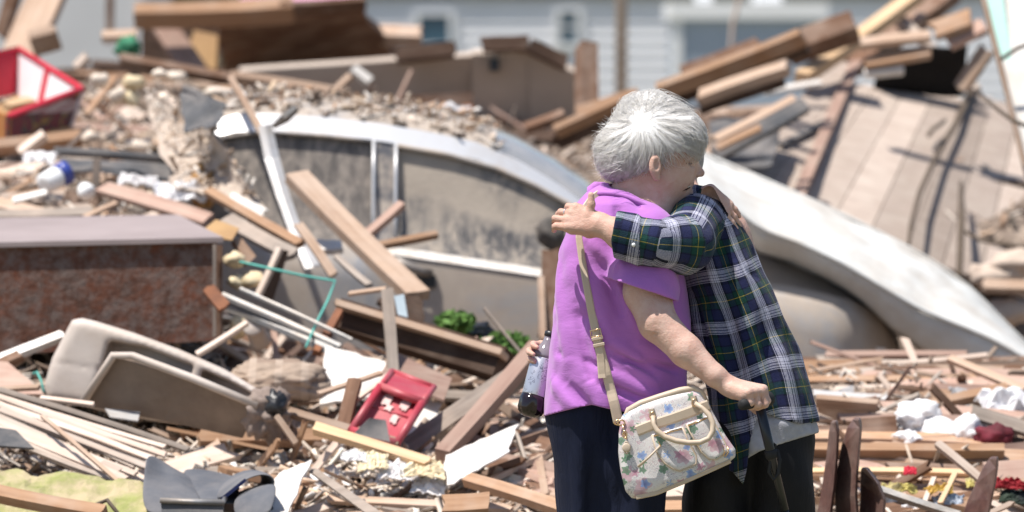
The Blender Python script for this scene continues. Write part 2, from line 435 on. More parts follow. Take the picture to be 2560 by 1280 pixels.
# ---- loose chips and splinters (uncountable)
chipm = M('rubble_chips', 0.9, 0.15); at = chipm.n('ShaderNodeAttribute', attribute_name='chip'); cv_ = chipm.coord('Object', rnd=False)
chipm.col(chipm.mix(chipm.ramp(chipm.noise(cv_, 40, 3), [(0.35, 0.0), (0.7, 0.45)]), at.outputs['Color'], (0.40, 0.32, 0.26)))
PAL = np.array([(0.64, 0.55, 0.47), (0.60, 0.50, 0.42), (0.55, 0.45, 0.36), (0.42, 0.30, 0.21), (0.26, 0.16, 0.10), (0.66, 0.62, 0.58), (0.30, 0.25, 0.21), (0.48, 0.36, 0.25), (0.13, 0.085, 0.06), (0.44, 0.25, 0.14), (0.20, 0.13, 0.09), (0.04, 0.035, 0.03), (0.10, 0.07, 0.055)])
def chips(name, pts, smin_, smax_, label, pal=PAL, flat=0.16, long=5.0):
    n = len(pts); base = np.array([(x, y, z) for z in (-.5, .5) for y in (-.5, .5) for x in (-.5, .5)], np.float32)
    fq = np.array([(0, 2, 3, 1), (4, 5, 7, 6), (0, 1, 5, 4), (2, 6, 7, 3), (0, 4, 6, 2), (1, 3, 7, 5)])
    s = smin_ * (smax_ / smin_) ** (RNG.random((n, 1)) ** 1.6)
    dim = np.concatenate([s * (1 + RNG.random((n, 1)) * (long - 1)), s * (0.5 + RNG.random((n, 1)) * .6), s * (0.12 + RNG.random((n, 1)) * flat)], 1)
    v = base[None] * dim[:, None, :] * (1 + 0.35 * (RNG.random((n, 8, 3)) - .5))
    yaw = RNG.random(n) * 6.283; pit = RNG.normal(0, .45, n); rol = RNG.normal(0, .55, n)
    cy, sy, cp, sp, cr, sr = np.cos(yaw), np.sin(yaw), np.cos(pit), np.sin(pit), np.cos(rol), np.sin(rol)
    R = np.stack([np.stack([cy * cp, cy * sp * sr - sy * cr, cy * sp * cr + sy * sr], -1), np.stack([sy * cp, sy * sp * sr + cy * cr, sy * sp * cr - cy * sr], -1), np.stack([-sp, cp * sr, cp * cr], -1)], 1)
    v = np.einsum('nij,nkj->nki', R, v) + np.array(pts)[:, None, :]
    q = (fq[None] + (np.arange(n) * 8)[:, None, None]).reshape(-1, 4)
    me = mesh_np(name, v.reshape(-1, 3), q, False)
    c = pal[RNG.integers(0, len(pal), n)] * (0.75 + 0.5 * RNG.random((n, 1)))
    ca = me.color_attributes.new('chip', 'FLOAT_COLOR', 'POINT')
    ca.data.foreach_set('color', np.concatenate([np.clip(c, 0, .85), np.ones((n, 1))], 1).repeat(8, 0).astype(np.float32).ravel())
    o = link(name, me, chipm.m); tag(o, label, None, None, 'stuff'); return o
pts = []
while len(pts) < 11000:
    d = 15.1 + 10.5 * random.random() ** 1.5; px = random.uniform(-120, 2680); x = (px - 1280) * d / F
    if 18.0 < d < 20.9 and px > 440: continue
    if mnoise.noise(Vector((x * 1.6, d * 1.6, 9))) < -0.12 or (px > 1960 and random.random() < .6) or (px < 560 and d > 17.8 and random.random() < .6) or (d > 20.4 and random.random() < .7): continue
    pts.append((x, d, terrain(x, d) + 0.01))
chips('wood_chips', pts, 0.007, 0.030, 'wood chips and plaster crumbs strewn over the debris field')
pts = []
while len(pts) < 5200:
    d = random.uniform(15.1, 23); px = random.uniform(-120, 2680); x = (px - 1280) * d / F
    if 18.0 < d < 20.9 and px > 440: continue
    if px > 1960 and random.random() < .7: continue
    pts.append((x, d, terrain(x, d) + 0.03))
chips('splinters', pts, 0.008, 0.022, 'broken wood splinters strewn over the debris field', np.array([(0.58, 0.49, 0.41), (0.50, 0.40, 0.32), (0.40, 0.30, 0.23), (0.62, 0.56, 0.50), (0.30, 0.21, 0.155), (0.36, 0.31, 0.27)]), flat=.3, long=15)
pts = []
for _ in range(5200):                                   # pale plaster patch in the left foreground
    px = random.gauss(760, 300); d = random.uniform(15.2, 16.8); x = (px - 1280) * d / F; pts.append((x, d, terrain(x, d) + 0.02))
chips('plaster_crumbs', pts, 0.008, 0.035, 'pale plaster and insulation crumbs', np.array([(0.78, 0.70, 0.62), (0.72, 0.64, 0.56), (0.66, 0.54, 0.44), (0.78, 0.76, 0.74), (0.55, 0.40, 0.29)]))
pts = []
for _ in range(150):                                    # pale rubble crest left of the car
    px = random.gauss(400, 80); d = random.uniform(18.6, 21.5); x = (px - 1280) * d / F; pts.append((x, d, terrain(x, d) + 0.03))
chips('mortar_crumbs', pts, 0.010, 0.045, 'cream mortar and insulation crumbs on the heap behind the car', np.array([(0.74, 0.64, 0.52), (0.66, 0.52, 0.40), (0.74, 0.70, 0.66), (0.40, 0.30, 0.22)]))

# ---- countable loose boards on the heap
CNAME = {'tan': 'tan', 'orange': 'raw orange', 'brown': 'brown', 'dark': 'dark brown', 'grey': 'grey', 'pale': 'pale', 'yellow': 'yellow', 'pink': 'pinkish'}
def scatter(n, pxr, dr, Lr, wr, mats, name, label, group, yaw=0.0, spread=1.2, lift=0.02, tilt=0.18):
    for _ in range(n):
        d = random.uniform(*dr); px = random.uniform(*pxr); x = (px - 1280) * d / F
        L = random.uniform(*Lr); w = random.uniform(*wr); t = w * random.uniform(.12, .45)
        a = yaw + random.gauss(0, spread); dv = Vector((math.cos(a), math.sin(a), 0)) * L / 2
        c = Vector((x, d, 0)); p0, p1 = c - dv, c + dv
        z0, z1 = terrain(p0.x, p0.y, False), terrain(p1.x, p1.y, False)
        if abs(z0 - z1) > L * .7: z0 = z1 = (z0 + z1) / 2
        p0.z = z0 + lift + random.uniform(0, tilt) * L * .5; p1.z = z1 + lift + random.uniform(0, tilt) * L * .5
        mk_ = random.choice(mats); sz = ('short' if L < Lr[0] + (Lr[1] - Lr[0]) * .4 else 'long') + ' ' + ('narrow' if w < (wr[0] + wr[1]) / 2 else 'wide') + ' ' + CNAME[mk_]
        board3(name, p0, p1, w, t, W[mk_], sz + ' ' + label, 'board', group, face=(random.gauss(0, .35), random.gauss(-.3, .35), 1), jag=.8)
scatter(110, (-60, 540), (17.8, 21.8), (.12, .6), (.015, .08), ['tan', 'pale', 'pale', 'orange', 'grey', 'pink'], 'broken_board', 'board loose on the heap left of the silver car', 'boards on the heap left of the car')
scatter(70, (420, 1380), (15.2, 16.7), (.12, .55), (.02, .08), ['tan', 'pale', 'brown', 'grey', 'orange', 'pink'], 'broken_board', 'board loose in the rubble below the red crate', 'boards in the rubble below the red crate')
scatter(46, (540, 1120), (16.7, 17.9), (.15, .6), (.02, .07), ['dark', 'brown', 'grey', 'tan'], 'splintered_board', 'splintered board jammed between cabinet and silver car', 'boards jammed between cabinet and car')
scatter(42, (1240, 1400), (15.3, 17.0), (.12, .4), (.02, .06), ['tan', 'brown', 'pale', 'pink', 'orange'], 'splintered_board', 'splintered board behind the navy trousers', 'boards behind the navy trousers')
scatter(80, (2000, 2620), (15.2, 18.0), (.25, .9), (.03, .10), ['tan', 'orange', 'brown', 'pale', 'pink', 'brown'], 'broken_board', 'board in the low pile below the white mattress', 'boards below the mattress', spread=.28, tilt=.08)
scatter(34, (1720, 2450), (21.6, 25), (.3, .9), (.05, .14), ['brown', 'dark', 'orange', 'grey', 'tan'], 'broken_board', 'board in the pile above the plywood floor', 'boards above the plywood floor', yaw=.3, spread=.6)
scatter(46, (100, 1300), (21.3, 26), (.2, .8), (.04, .12), ['brown', 'tan', 'orange', 'dark'], 'broken_board', 'board on the far crest behind the silver car', 'boards on the far crest')

def sticks(n, pxr, dr, Lr, where, group, mats=('tan', 'pale', 'grey', 'brown', 'pink', 'orange')):
    for _ in range(n):
        d_ = random.uniform(*dr); x_ = (random.uniform(*pxr) - 1280) * d_ / F; L = random.uniform(*Lr); a_ = random.uniform(0, 6.28); e_ = random.uniform(-.1, .75) ** 1 if random.random() < .6 else random.uniform(-.1, .2)
        v_ = Vector((math.cos(a_) * math.cos(e_), math.sin(a_) * .5 * math.cos(e_), math.sin(e_))); c_ = Vector((x_, d_, terrain(x_, d_) + L * .25 * math.sin(abs(e_)) + .015)); w_ = random.uniform(.008, .026); mk_ = random.choice(mats)
        board3('splintered_stick', c_ - v_ * L / 2, c_ + v_ * L / 2, w_, w_ * random.uniform(.3, .8), W[mk_], ('upright ' if e_ > .35 else 'lying ') + ('short ' if L < sum(Lr) / 2 else 'long ') + CNAME[mk_] + ' splintered stick ' + where, 'stick', group, face=(random.gauss(0, .4), -.8, .6), jag=1.2)
sticks(80, (-40, 560), (17.8, 21.6), (.08, .42), 'on the heap left of the car', 'sticks left of the car')
sticks(80, (420, 1380), (15.2, 16.8), (.06, .32), 'in the rubble below the red crate', 'sticks below the red crate')
sticks(60, (540, 1130), (16.8, 17.9), (.08, .42), 'between cabinet and car', 'sticks between cabinet and car')
sticks(40, (1990, 2600), (15.3, 17.6), (.08, .36), 'in the low pile below the mattress', 'sticks below the mattress')
sticks(36, (300, 1350), (21.2, 24), (.12, .5), 'on the far crest behind the car', 'sticks on the far crest')
# torn sheets and rags lying in the rubble, one by one
SHM = [('white', plain('torn_white', (0.74, 0.71, 0.68), (0.60, 0.56, 0.52), 7)), ('cream', plain('torn_cream', (0.66, 0.57, 0.45), (0.52, 0.43, 0.32), 7)), ('tan', plain('torn_tan', (0.46, 0.36, 0.28), (0.34, 0.26, 0.20), 7)), ('grey', plain('torn_grey', (0.36, 0.35, 0.35), (0.24, 0.23, 0.23), 7)), ('dark', plain('torn_dark', (0.07, 0.065, 0.065), (0.12, 0.105, 0.10), 7)), ('brown', plain('torn_brown', (0.22, 0.15, 0.11), (0.14, 0.09, 0.065), 7))]
def sheets(n, pxr, dr, sr, where, group):
    for i in range(n):
        d_ = random.uniform(*dr); x_ = (random.uniform(*pxr) - 1280) * d_ / F; cn, m_ = random.choice(SHM); s_ = random.uniform(*sr)
        scrap('torn_sheet', (x_, d_, terrain(x_, d_) + s_ * .25), (s_, s_ * random.uniform(.45, .9)), m_, ('small ' if s_ < (sr[0] + sr[1]) / 2 else 'large ') + cn + ' torn sheet ' + where, 'torn sheet', random.uniform(.15, .35), random.randrange(9999), group, 8, (random.gauss(0, .35), random.gauss(-.4, .3), .9))
sheets(30, (-40, 540), (17.9, 21.5), (.03, .11), 'on the heap left of the car', 'torn sheets left of the car')
sheets(36, (420, 1380), (15.2, 16.7), (.025, .08), 'in the rubble below the red crate', 'torn sheets below the red crate')
sheets(16, (560, 1100), (16.8, 17.8), (.03, .08), 'between cabinet and car', 'torn sheets between cabinet and car')
sheets(22, (1990, 2600), (15.3, 17.8), (.03, .08), 'in the low pile below the mattress', 'torn sheets below the mattress')
sheets(14, (1700, 2450), (22, 24.5), (.05, .13), 'in the pile above the plywood floor', 'torn sheets above the floor')
# ================================================================== far buildings and trees
SIDING = plain('white_siding', (0.80, 0.80, 0.82), (0.75, 0.75, 0.77), 3, bump=0)
TRIM = plain('white_trim', (0.80, 0.80, 0.80), (0.74, 0.74, 0.74), 3, bump=0)
GLASS = M('window_glass', 0.08, 0.6); GLASS.col((0.05, 0.11, 0.16)); GLASS = GLASS.m
ROOF = plain('roof_shingle', (0.16, 0.17, 0.15), (0.10, 0.10, 0.095), 6)
hd = 58.0; k = hd / F
house = empty('house', P(1500, HOR + 1.72 / k, hd)); tag(house, 'white clapboard house with small windows behind the debris', 'house')
hx0, hx1 = P(905, 0, hd).x, P(2600, 0, hd).x; ez = P(0, -4, hd).z
wall = box('wall', (hx0, hd, 0), (hx1, hd + 7, ez), SIDING, house)
rows = int(ez / 0.125)
cb_me = None
for i in range(rows):
    z0 = i * 0.125; z1 = z0 + 0.129
    vs = [(hx0, hd - .028, z0), (hx1, hd - .028, z0), (hx1, hd - .004, z1), (hx0, hd - .004, z1), (hx0, hd - .003, z0), (hx1, hd - .003, z0)]
    part('clapboard', vs, [(0, 1, 2, 3), (0, 4, 5, 1)], SIDING, wall)
for wx0, wx1, wy0, wy1 in ((1046, 1124, 38, 190), (1398, 1444, 30, 106)):
    a, b = P(wx0, wy1, hd), P(wx1, wy0, hd)
    wv = box('window', (a.x, hd - .035, a.z), (b.x, hd + .01, b.z), GLASS, house)
    t = .055
    for lo, hi in (((a.x - t, a.z - t), (b.x + t, a.z)), ((a.x - t, b.z), (b.x + t, b.z + t)), ((a.x - t, a.z), (a.x, b.z)), ((b.x, a.z), (b.x + t, b.z))):
        box('frame', (lo[0], hd - .06, lo[1]), (hi[0], hd, hi[1]), TRIM, wv)
    box('meeting_rail', (a.x, hd - .05, (a.z + b.z) / 2 - .015), (b.x, hd - .036, (a.z + b.z) / 2 + .015), TRIM, wv)
hexa('roof', [(hx0 - .3, hd - .07, ez), (hx1 + .3, hd - .07, ez), (hx1 + .3, hd - .07, ez + .12), (hx0 - .3, hd - .07, ez + .12), (hx0 - .3, hd + 3.5, ez + 1.5), (hx1 + .3, hd + 3.5, ez + 1.5), (hx1 + .3, hd + 3.5, ez + 1.65), (hx0 - .3, hd + 3.5, ez + 1.65)], ROOF, house)
# pale garage on the left
gd = 52.0; ga, gb = P(20, 0, gd), P(345, 0, gd)
GARW = plain('pale_grey_render', (0.60, 0.59, 0.60), (0.54, 0.53, 0.54), 2, bump=0.1)
gar = empty('garage', (ga.x, gd, 0)); tag(gar, 'pale grey garage wall behind the red and white tray', 'garage')
box('wall', (ga.x - 3, gd, 0), (gb.x, gd + 5, 2.35), GARW, gar)
hexa('roof', [(ga.x - 3.2, gd + .02, 2.35), (gb.x + .2, gd + .02, 2.35), (gb.x + .2, gd + .02, 2.45), (ga.x - 3.2, gd + .02, 2.45), (ga.x - 3.2, gd + 2.5, 3.4), (gb.x + .2, gd + 2.5, 3.4), (gb.x + .2, gd + 2.5, 3.5), (ga.x - 3.2, gd + 2.5, 3.5)], ROOF, gar)
box('corner_board', (gb.x - .02, gd - .03, 0), (gb.x + .06, gd + .1, 2.34), GARW, gar)
# trailer box
td = 48.0; a, b = P(1690, 200, td), P(2056, 18, td)
TRL = plain('blue_grey_panel', (0.36, 0.41, 0.49), (0.31, 0.36, 0.43), 2, rough=.5, bump=0)
tr = empty('box_trailer', (a.x, td, 0)); tag(tr, 'blue grey box trailer with white roof rim', 'trailer')
box('side_wall', (a.x, td, .5), (b.x, td + 2.2, b.z - .1), TRL, tr)
box('roof', (a.x - .05, td - .06, b.z - .1), (b.x + .05, td + 2.26, b.z + .04), TRIM, tr)
box('roof_vent', (P(1745, 0, td).x, td + .4, b.z + .04), (P(1785, 0, td).x, td + .8, b.z + .22), TRIM, tr)
box('roof_vent', (P(1890, 0, td).x, td + .4, b.z + .04), (P(1960, 0, td).x, td + .8, b.z + .16), TRIM, tr)
box('corner_post', (a.x - .03, td - .03, .5), (a.x + .05, td + .05, b.z - .101), TRIM, tr)
for wx in (a.x + .5, a.x + .9):
    lathe('wheel', (wx, td + .1, .34), (wx, td + .35, .34), [(0, .1), (0, .34), (1, .34), (1, .1)], BLACK, tr)
# trees
LEAF = plain('tree_leaves', (0.055, 0.09, 0.025), (0.03, 0.05, 0.018), 3, bump=0); BARK = plain('bark', (0.12, 0.09, 0.065))
def leaf_cloud(name, c, r, n, size, mat, parent):
    q = RNG.normal(0, 1, (n, 3)); q /= np.linalg.norm(q, axis=1)[:, None]; q *= (RNG.random((n, 1)) ** .4)
    lump = np.array([1 + .45 * fbm(Vector(p) * 1.7 + Vector(c)) for p in q.tolist()])[:, None]
    p = q * np.array(r) * lump + np.array(c)
    a = RNG.normal(0, 1, (n, 3)); a /= np.linalg.norm(a, axis=1)[:, None]; b = np.cross(a, RNG.normal(0, 1, (n, 3))); b /= np.linalg.norm(b, axis=1)[:, None]
    s = size * (0.6 + .8 * RNG.random((n, 1)))
    v = np.stack([p - a * s, p + b * s * .45, p + a * s, p - b * s * .45], 1).reshape(-1, 3) - np.array(c)
    return link(name, mesh_np(name, v, np.arange(n * 4).reshape(-1, 4), False), mat, parent, c)
for px, d, h, r, lab in ((2420, 75, 5.5, 2.3, 'dark green tree behind the right-hand lumber pile'), (2210, 80, 6.5, 2.6, 'tall dark tree behind the box trailer'), (345, 66, 5.0, 1.6, 'green tree beside the pale grey garage'), (2620, 70, 6, 2.2, 'leafy tree beyond the white door panel')):
    x = (px - 1280) * d / F; t = empty('tree', (x, d, 0)); tag(t, lab, 'tree', 'trees behind the debris')
    tube('trunk', [(x, d, -.05), (x + .05, d, h * .3), (x - .05, d, h * .75)], [.2, .15, .06], BARK, t)
    for q in range(4):
        an = q * 1.6; tube('limb', [(x, d, h * (.3 + .08 * q)), (x + math.cos(an) * r * .6, d + math.sin(an) * r * .6, h * (.5 + .07 * q))], [.07, .025], BARK, t)
    leaf_cloud('crown', (x, d, h * .52), (r, r, h * .42), 3500, .13, LEAF, t)
# utility pole and hanging wire
o = lathe('utility_pole', P(1552, 0, 31) * 1.0 + V(0, 0, -P(0, 0, 31).z - .03), P(1556, 0, 31) + V(0, 0, 4), [(0, .036), (.5, .033), (1, .03)], plain('pale_pole', (.52, .43, .34), (.44, .36, .28), 6), sides=12); tag(o, 'slim pale utility pole standing before the white house', 'pole')
o = tube('hanging_wire', [P(1868, -60, 30), P(1848, 0, 30), P(1832, 60, 30), P(1826, 140, 30), P(1822, 330, 30)], .011, W['pale']); tag(o, 'pale cable hanging down in front of the box trailer', 'cable')

# ================================================================== the buried silver car
DIRT = (0.43, 0.365, 0.305)
pm = M('car_paint_dusty', 0.5, 0.5); v = pm.coord('Object', rnd=False)
mk = pm.ramp(pm.noise(v, 2.4, 7, .68, .6), [(0.36, 0.25), (0.52, 1.0)])
pm.col(pm.mix(mk, (0.36, 0.37, 0.39), pm.ramp(pm.noise(v, 14, 5), [(.3, DIRT), (.7, (0.37, 0.31, 0.26))])))
pm.l(pm.math('SUBTRACT', 0.55, pm.math('MULTIPLY', mk, 0.55)), pm.b.inputs['Metallic']); pm.l(pm.math('ADD', 0.3, pm.math('MULTIPLY', mk, 0.6)), pm.b.inputs['Roughness'])
rm = M('car_rail_silver', 0.35, 0.6, 0.35); v = rm.coord('Object', rnd=False); rm.col(rm.mix(rm.ramp(rm.noise(v, 6, 6, .7), [(.5, 0.0), (.72, .6)]), (0.58, 0.58, 0.59), (0.46, 0.40, 0.35)))
wm = M('car_window_muddy', 0.6, 0.4); v = wm.coord('Object', (1, 1, .35), rnd=False); v2 = wm.coord('Object', rnd=False)
streak = wm.math('MULTIPLY', wm.ramp(wm.noise(v, 17, 7, .75, .5), [(0.40, 0.0), (0.54, 1.0)]), wm.ramp(wm.noise(v2, 3.2, 4, .55), [(0.40, 0.0), (0.54, .95)]))
wm.col(wm.mix(streak, wm.ramp(wm.noise(v2, 9, 5), [(.3, (0.41, 0.35, 0.29)), (.7, (0.34, 0.29, 0.24))]), (0.09, 0.088, 0.09)))
wm.l(wm.math('SUBTRACT', 0.9, wm.math('MULTIPLY', streak, 0.7)), wm.b.inputs['Roughness']); wm.bump(wm.noise(v2, 60, 4), .5, .004)
wr_ = M('car_rear_window_muddy', .7, .4); v3 = wr_.coord('Object', (1, 1, .4), rnd=False); v4 = wr_.coord('Object', rnd=False)
wr_.col(wr_.mix(wr_.ramp(wr_.noise(v3, 24, 7, .8, .3), [(.40, 0.0), (.58, .9)]), wr_.ramp(wr_.noise(v4, 4, 4), [(.35, (.36, .31, .265)), (.65, (.27, .23, .20))]), (.10, .09, .085)))
gm2 = M('car_windscreen', 0.12, 0.7); v = gm2.coord('Object', rnd=False); gm2.col(gm2.mix(gm2.ramp(gm2.noise(v, 5, 6, .7), [(.34, 0.35), (.58, .95)]), (0.12, 0.14, 0.15), (0.40, 0.365, 0.33)))
pillar_m = M('car_pillar_dark', 0.35, 0.5); v = pillar_m.coord('Object', rnd=False); pillar_m.col(pillar_m.mix(pillar_m.ramp(pillar_m.noise(v, 9, 6, .7), [(.38, 0.1), (.56, 1.0)]), (0.09, 0.095, 0.11), DIRT))
ledge_m = plain('car_belt_lit_dust', (0.74, 0.71, 0.68), (0.5, 0.44, 0.38), 22, rough=.7)  # whitened for sunlight on the level ledge, on top of its dust
CD = 18.7
car = empty('car', ((1000 - 1280) * CD / F, CD + .88, 0)); tag(car, 'silver car caked in tan dust and half buried in debris', 'car')
def cx(px): return (px - 1280) * CD / F
belt_k = [(-330, .48), (-250, .60), (0, .75), (300, .88), (430, 1.0), (600, 1.065), (950, 1.03), (1350, .952), (1560, .925), (1800, .90), (1990, .87), (2140, .82), (2220, .76), (2275, .60)]
roof_k = [(-330, .50), (-250, .62), (-100, .72), (60, .80), (300, .92), (400, 1.12), (455, 1.34), (500, 1.45), (600, 1.488), (760, 1.478), (950, 1.45), (1100, 1.415), (1200, 1.383), (1300, 1.325), (1400, 1.245), (1480, 1.165), (1570, 1.06), (1640, .985), (1800, .93), (1990, .90), (2140, .85), (2220, .79), (2275, .63)]
sx = sorted(set(list(range(-330, 500, 70)) + [500, 520, 580, 650, 720, 800, 870, 930, 960, 990, 1050, 1120, 1190, 1240, 1290, 1340, 1390, 1430, 1470, 1500, 1535, 1570, 1605, 1640, 1700, 1760, 1830, 1900, 1960, 2020, 2080, 2130, 2175, 2215, 2250, 2275]))
def section(px):
    bz = np.interp(px, *zip(*belt_k)); rz = np.interp(px, *zip(*roof_k)); h = rz - bz; g = min(1, max(0, h / .42))
    ends = smooth(-330, -150, px) * (1 - smooth(2080, 2290, px)); yin = (1 - ends) * .30
    half = []
    for (y, z) in ((.05, .20), (.0, .34), (-.015, .55), (-.02, bz - .12), (-.005, bz - .02), (.03, bz + .005 * g), (.05 + .02 * g, bz + .02 + .10 * g * h), (.06 + .045 * g, bz + .02 + .45 * g * h), (.07 + .07 * g, rz - .07 * g), (.08 + .075 * g, rz - .055 * g), (.10 + .10 * g, rz - .012), (.30 + .06 * g, rz + .03 * (1 - g) + .03), (.58, rz + .045 + .03 * (1 - g))):
        half.append((y + yin * (1 - y), min(z, rz + .2)))
    half.append((.88, rz + .05 + .035 * (1 - g)))
    pts = [V(cx(px), CD + y, z) for y, z in half] + [V(cx(px), CD + 1.76 - y, z) for y, z in half[-2::-1]]
    return pts
SEC = [section(px) for px in sx]; NS = len(SEC[0])
groups = {}
for i in range(len(sx) - 1):
    m = (sx[i] + sx[i + 1]) / 2
    for j in range(NS - 1):
        jj = j if j < 13 else NS - 2 - j; key = 'body'
        if 5 <= jj <= 7:
            if 520 < m < 930: key = 'rear_window' if j < 13 else 'far_window'
            elif 990 < m < 1500: key = 'front_window' if j < 13 else 'far_window'
            elif 430 < m < 500: key = 'quarter_window' if j < 13 else 'far_window'
            elif 930 < m < 990: key = 'door_pillar' if j < 13 else 'far_pillar'
        elif jj in (8, 9) and 440 < m < 1590: key = 'roof_rail' if j < 13 else 'far_roof_rail'
        elif jj == 4 and 940 < m < 1400: key = 'lit_belt_strip' if j < 13 else 'body'
        elif 10 <= jj and 1235 < m < 1640: key = 'windscreen'
        groups.setdefault(key, []).append((i, j))
matk = {'body': pm.m, 'rear_window': wr_.m, 'front_window': wm.m, 'quarter_window': wm.m, 'far_window': wm.m, 'door_pillar': pillar_m.m, 'far_pillar': pillar_m.m, 'roof_rail': rm.m, 'far_roof_rail': rm.m, 'lit_belt_strip': ledge_m, 'windscreen': gm2.m}
body_faces = groups.pop('body')
def car_piece(name, cells, mat, off=(0, 0, 0), parent=car):
    idm, vs, fs = {}, [], []
    for i, j in cells:
        f = []
        for a, b in ((i, j), (i + 1, j), (i + 1, j + 1), (i, j + 1)):
            if (a, b) not in idm: idm[(a, b)] = len(vs); vs.append(SEC[a][b] + Vector(off))
            f.append(idm[(a, b)])
        fs.append(f[::-1])
    return part(name, vs, fs, mat, parent, True)
body = car_piece('body', body_faces, pm.m)
for k_, cells in groups.items():
    off = (0, .014, 0) if k_ in ('rear_window', 'front_window', 'quarter_window') else ((0, -.006, 0) if k_ in ('lit_belt_strip', 'roof_rail') else (0, 0, 0))
    car_piece(k_, cells, matk[k_], off)
for e in (0, len(sx) - 1): part('bumper', SEC[e], [tuple(range(NS))], pm.m, car)
# window frames, seams, handle, mirror
def z_on(px, f):
    s = section(px); return s[5] * (1 - f) + s[8] * f
tube('window_seal', [z_on(x, 1.0) + V(0, -.004, -.004) for x in (520, 650, 800, 930)], .007, pillar_m.m, car, 6)
tube('window_seal', [z_on(x, 1.0) + V(0, -.004, -.006) for x in (990, 1120, 1240, 1340, 1430, 1500)], .009, pm.m, car, 6)
for px in (932, 988): tube('pillar_trim', [z_on(px, f) + V(0, -.006, 0) for f in (0, .33, .66, 1)], .007, rm.m, car, 6)
for px, t0 in ((960, .95), (1420, .9)): tube('door_seam', [V(cx(px), CD - .012, t0 + .02), V(cx(px + 4), CD - .022, .75), V(cx(px), CD - .018, .5), V(cx(px), CD - .004, .32)], .004, BLACK, car, 5)
hz = P(0, 672, CD).z
dh = tube('door_handle', [V(cx(985), CD - .02, hz + .03), V(cx(1000), CD - .06, hz + .025), V(cx(1050), CD - .06, hz - .005), V(cx(1075), CD - .02, hz - .015)], .016, STEEL, car)
box('handle_recess', (cx(1040), CD - .032, hz - .06), (cx(1090), CD - .016, hz - .02), BLACK, dh)
mz = P(0, 580, CD).z
mir = crumple('wing_mirror', V(cx(1382), CD - .11, mz), (.05, .05, .055), plain('mirror_dusty', (.16, .14, .125), (.07, .065, .06), 16, rough=.95), amp=.3, sub=3, parent=car)
tube('mirror_mount', [V(cx(1392), CD - .09, mz - .03), V(cx(1400), CD + .01, mz - .08)], .025, BLACK, mir)
for wx in (1930, 60):
    for yy in (CD + .06, CD + 1.5):
        wv = lathe('wheel', (cx(wx), yy - .03, .31), (cx(wx), yy + .2, .31), [(0, .2), (.03, .29), (.2, .315), (.8, .315), (1, .28), (1, .1)], BLACK, car, 24)
        lathe('rim', (cx(wx), yy - .04, .31), (cx(wx), yy + .1, .31), [(0, .05), (.05, .19), (.5, .2), (1, .2)], STEEL, wv, 16)
hl = part('headlight', [V(cx(2120), CD + .06, .70), V(cx(2225), CD + .2, .68), V(cx(2225), CD + .2, .58), V(cx(2110), CD + .045, .60)], [(0, 1, 2, 3)], TRIM, car)
# rubble lying on the roof
pts = []
for _ in range(900):
    px = random.uniform(520, 1250); s = section(px); f = random.uniform(0, 1); j = 10 + int(f * 6.99); t = random.random()
    a = s[j] * (1 - t) + s[j + 1] * t; pts.append((a.x, a.y, a.z + .006 + .03 * random.random() * f))
chips('roof_rubble', pts, .006, .028, 'grit and crumbs lying on the silver car roof')
# ================================================================== single pieces of debris
TANW = plain('tan_wallboard', (0.45, 0.37, 0.31), (0.39, 0.32, 0.265), 4, dust=(0.50, 0.42, 0.35), dustamt=.4)
BEIGE = plain('beige_plastic', (0.58, 0.51, 0.46), (0.48, 0.41, 0.36), 6, rough=.55, dust=(0.44, 0.35, 0.28), dustamt=.5)
BEIGED = plain('brown_dusty_lining', (0.26, 0.20, 0.155), (0.17, 0.125, 0.095), 8)
REDP = plain('red_plastic', (0.46, 0.04, 0.065), (0.36, 0.035, 0.055), 7, dust=(.42, .22, .2), dustamt=.35, rough=.45, spec=.5, bump=0)
REDC = plain('red_print_card', (0.55, 0.03, 0.055), (0.48, 0.025, 0.05), 4, bump=0)
MINT = plain('mint_paint', (0.50, 0.74, 0.67), (0.46, 0.70, 0.63), 5)
LIME = plain('lime_insulation', (0.32, 0.33, 0.12), (0.21, 0.22, 0.08), 18, rough=.95, bump=1.0, dust=(0.46, 0.37, 0.24), dustamt=.85)
GREEN = plain('green_leaves', (0.14, 0.26, 0.06), (0.08, 0.17, 0.04), 9, bump=0)
TEAL = plain('teal_twine', (0.12, 0.42, 0.36), (0.10, 0.36, 0.31), 9, bump=0)
FOAM = plain('dark_grey_felt', (0.085, 0.09, 0.105), (0.13, 0.135, 0.15), 7, rough=.95, bump=.5, dust=(0.24, 0.22, 0.21), dustamt=.4)
NAVYF = plain('navy_lining', (0.02, 0.03, 0.11), (0.015, 0.02, 0.07), 7)
YEL = plain('yellow_plastic', (0.55, 0.47, 0.10), (0.46, 0.38, 0.10), 9, rough=.6, dust=(.45, .38, .3), dustamt=.6)
BLUE = plain('blue_lid', (0.04, 0.07, 0.32), (0.03, 0.05, 0.26), 5, rough=.35, spec=.6)
MAROON = plain('maroon_cloth', (0.22, 0.02, 0.04), (0.08, 0.015, 0.02), 9)
PINKM = plain('pink_sheet', (0.62, 0.30, 0.42), (0.55, 0.26, 0.38), 4)

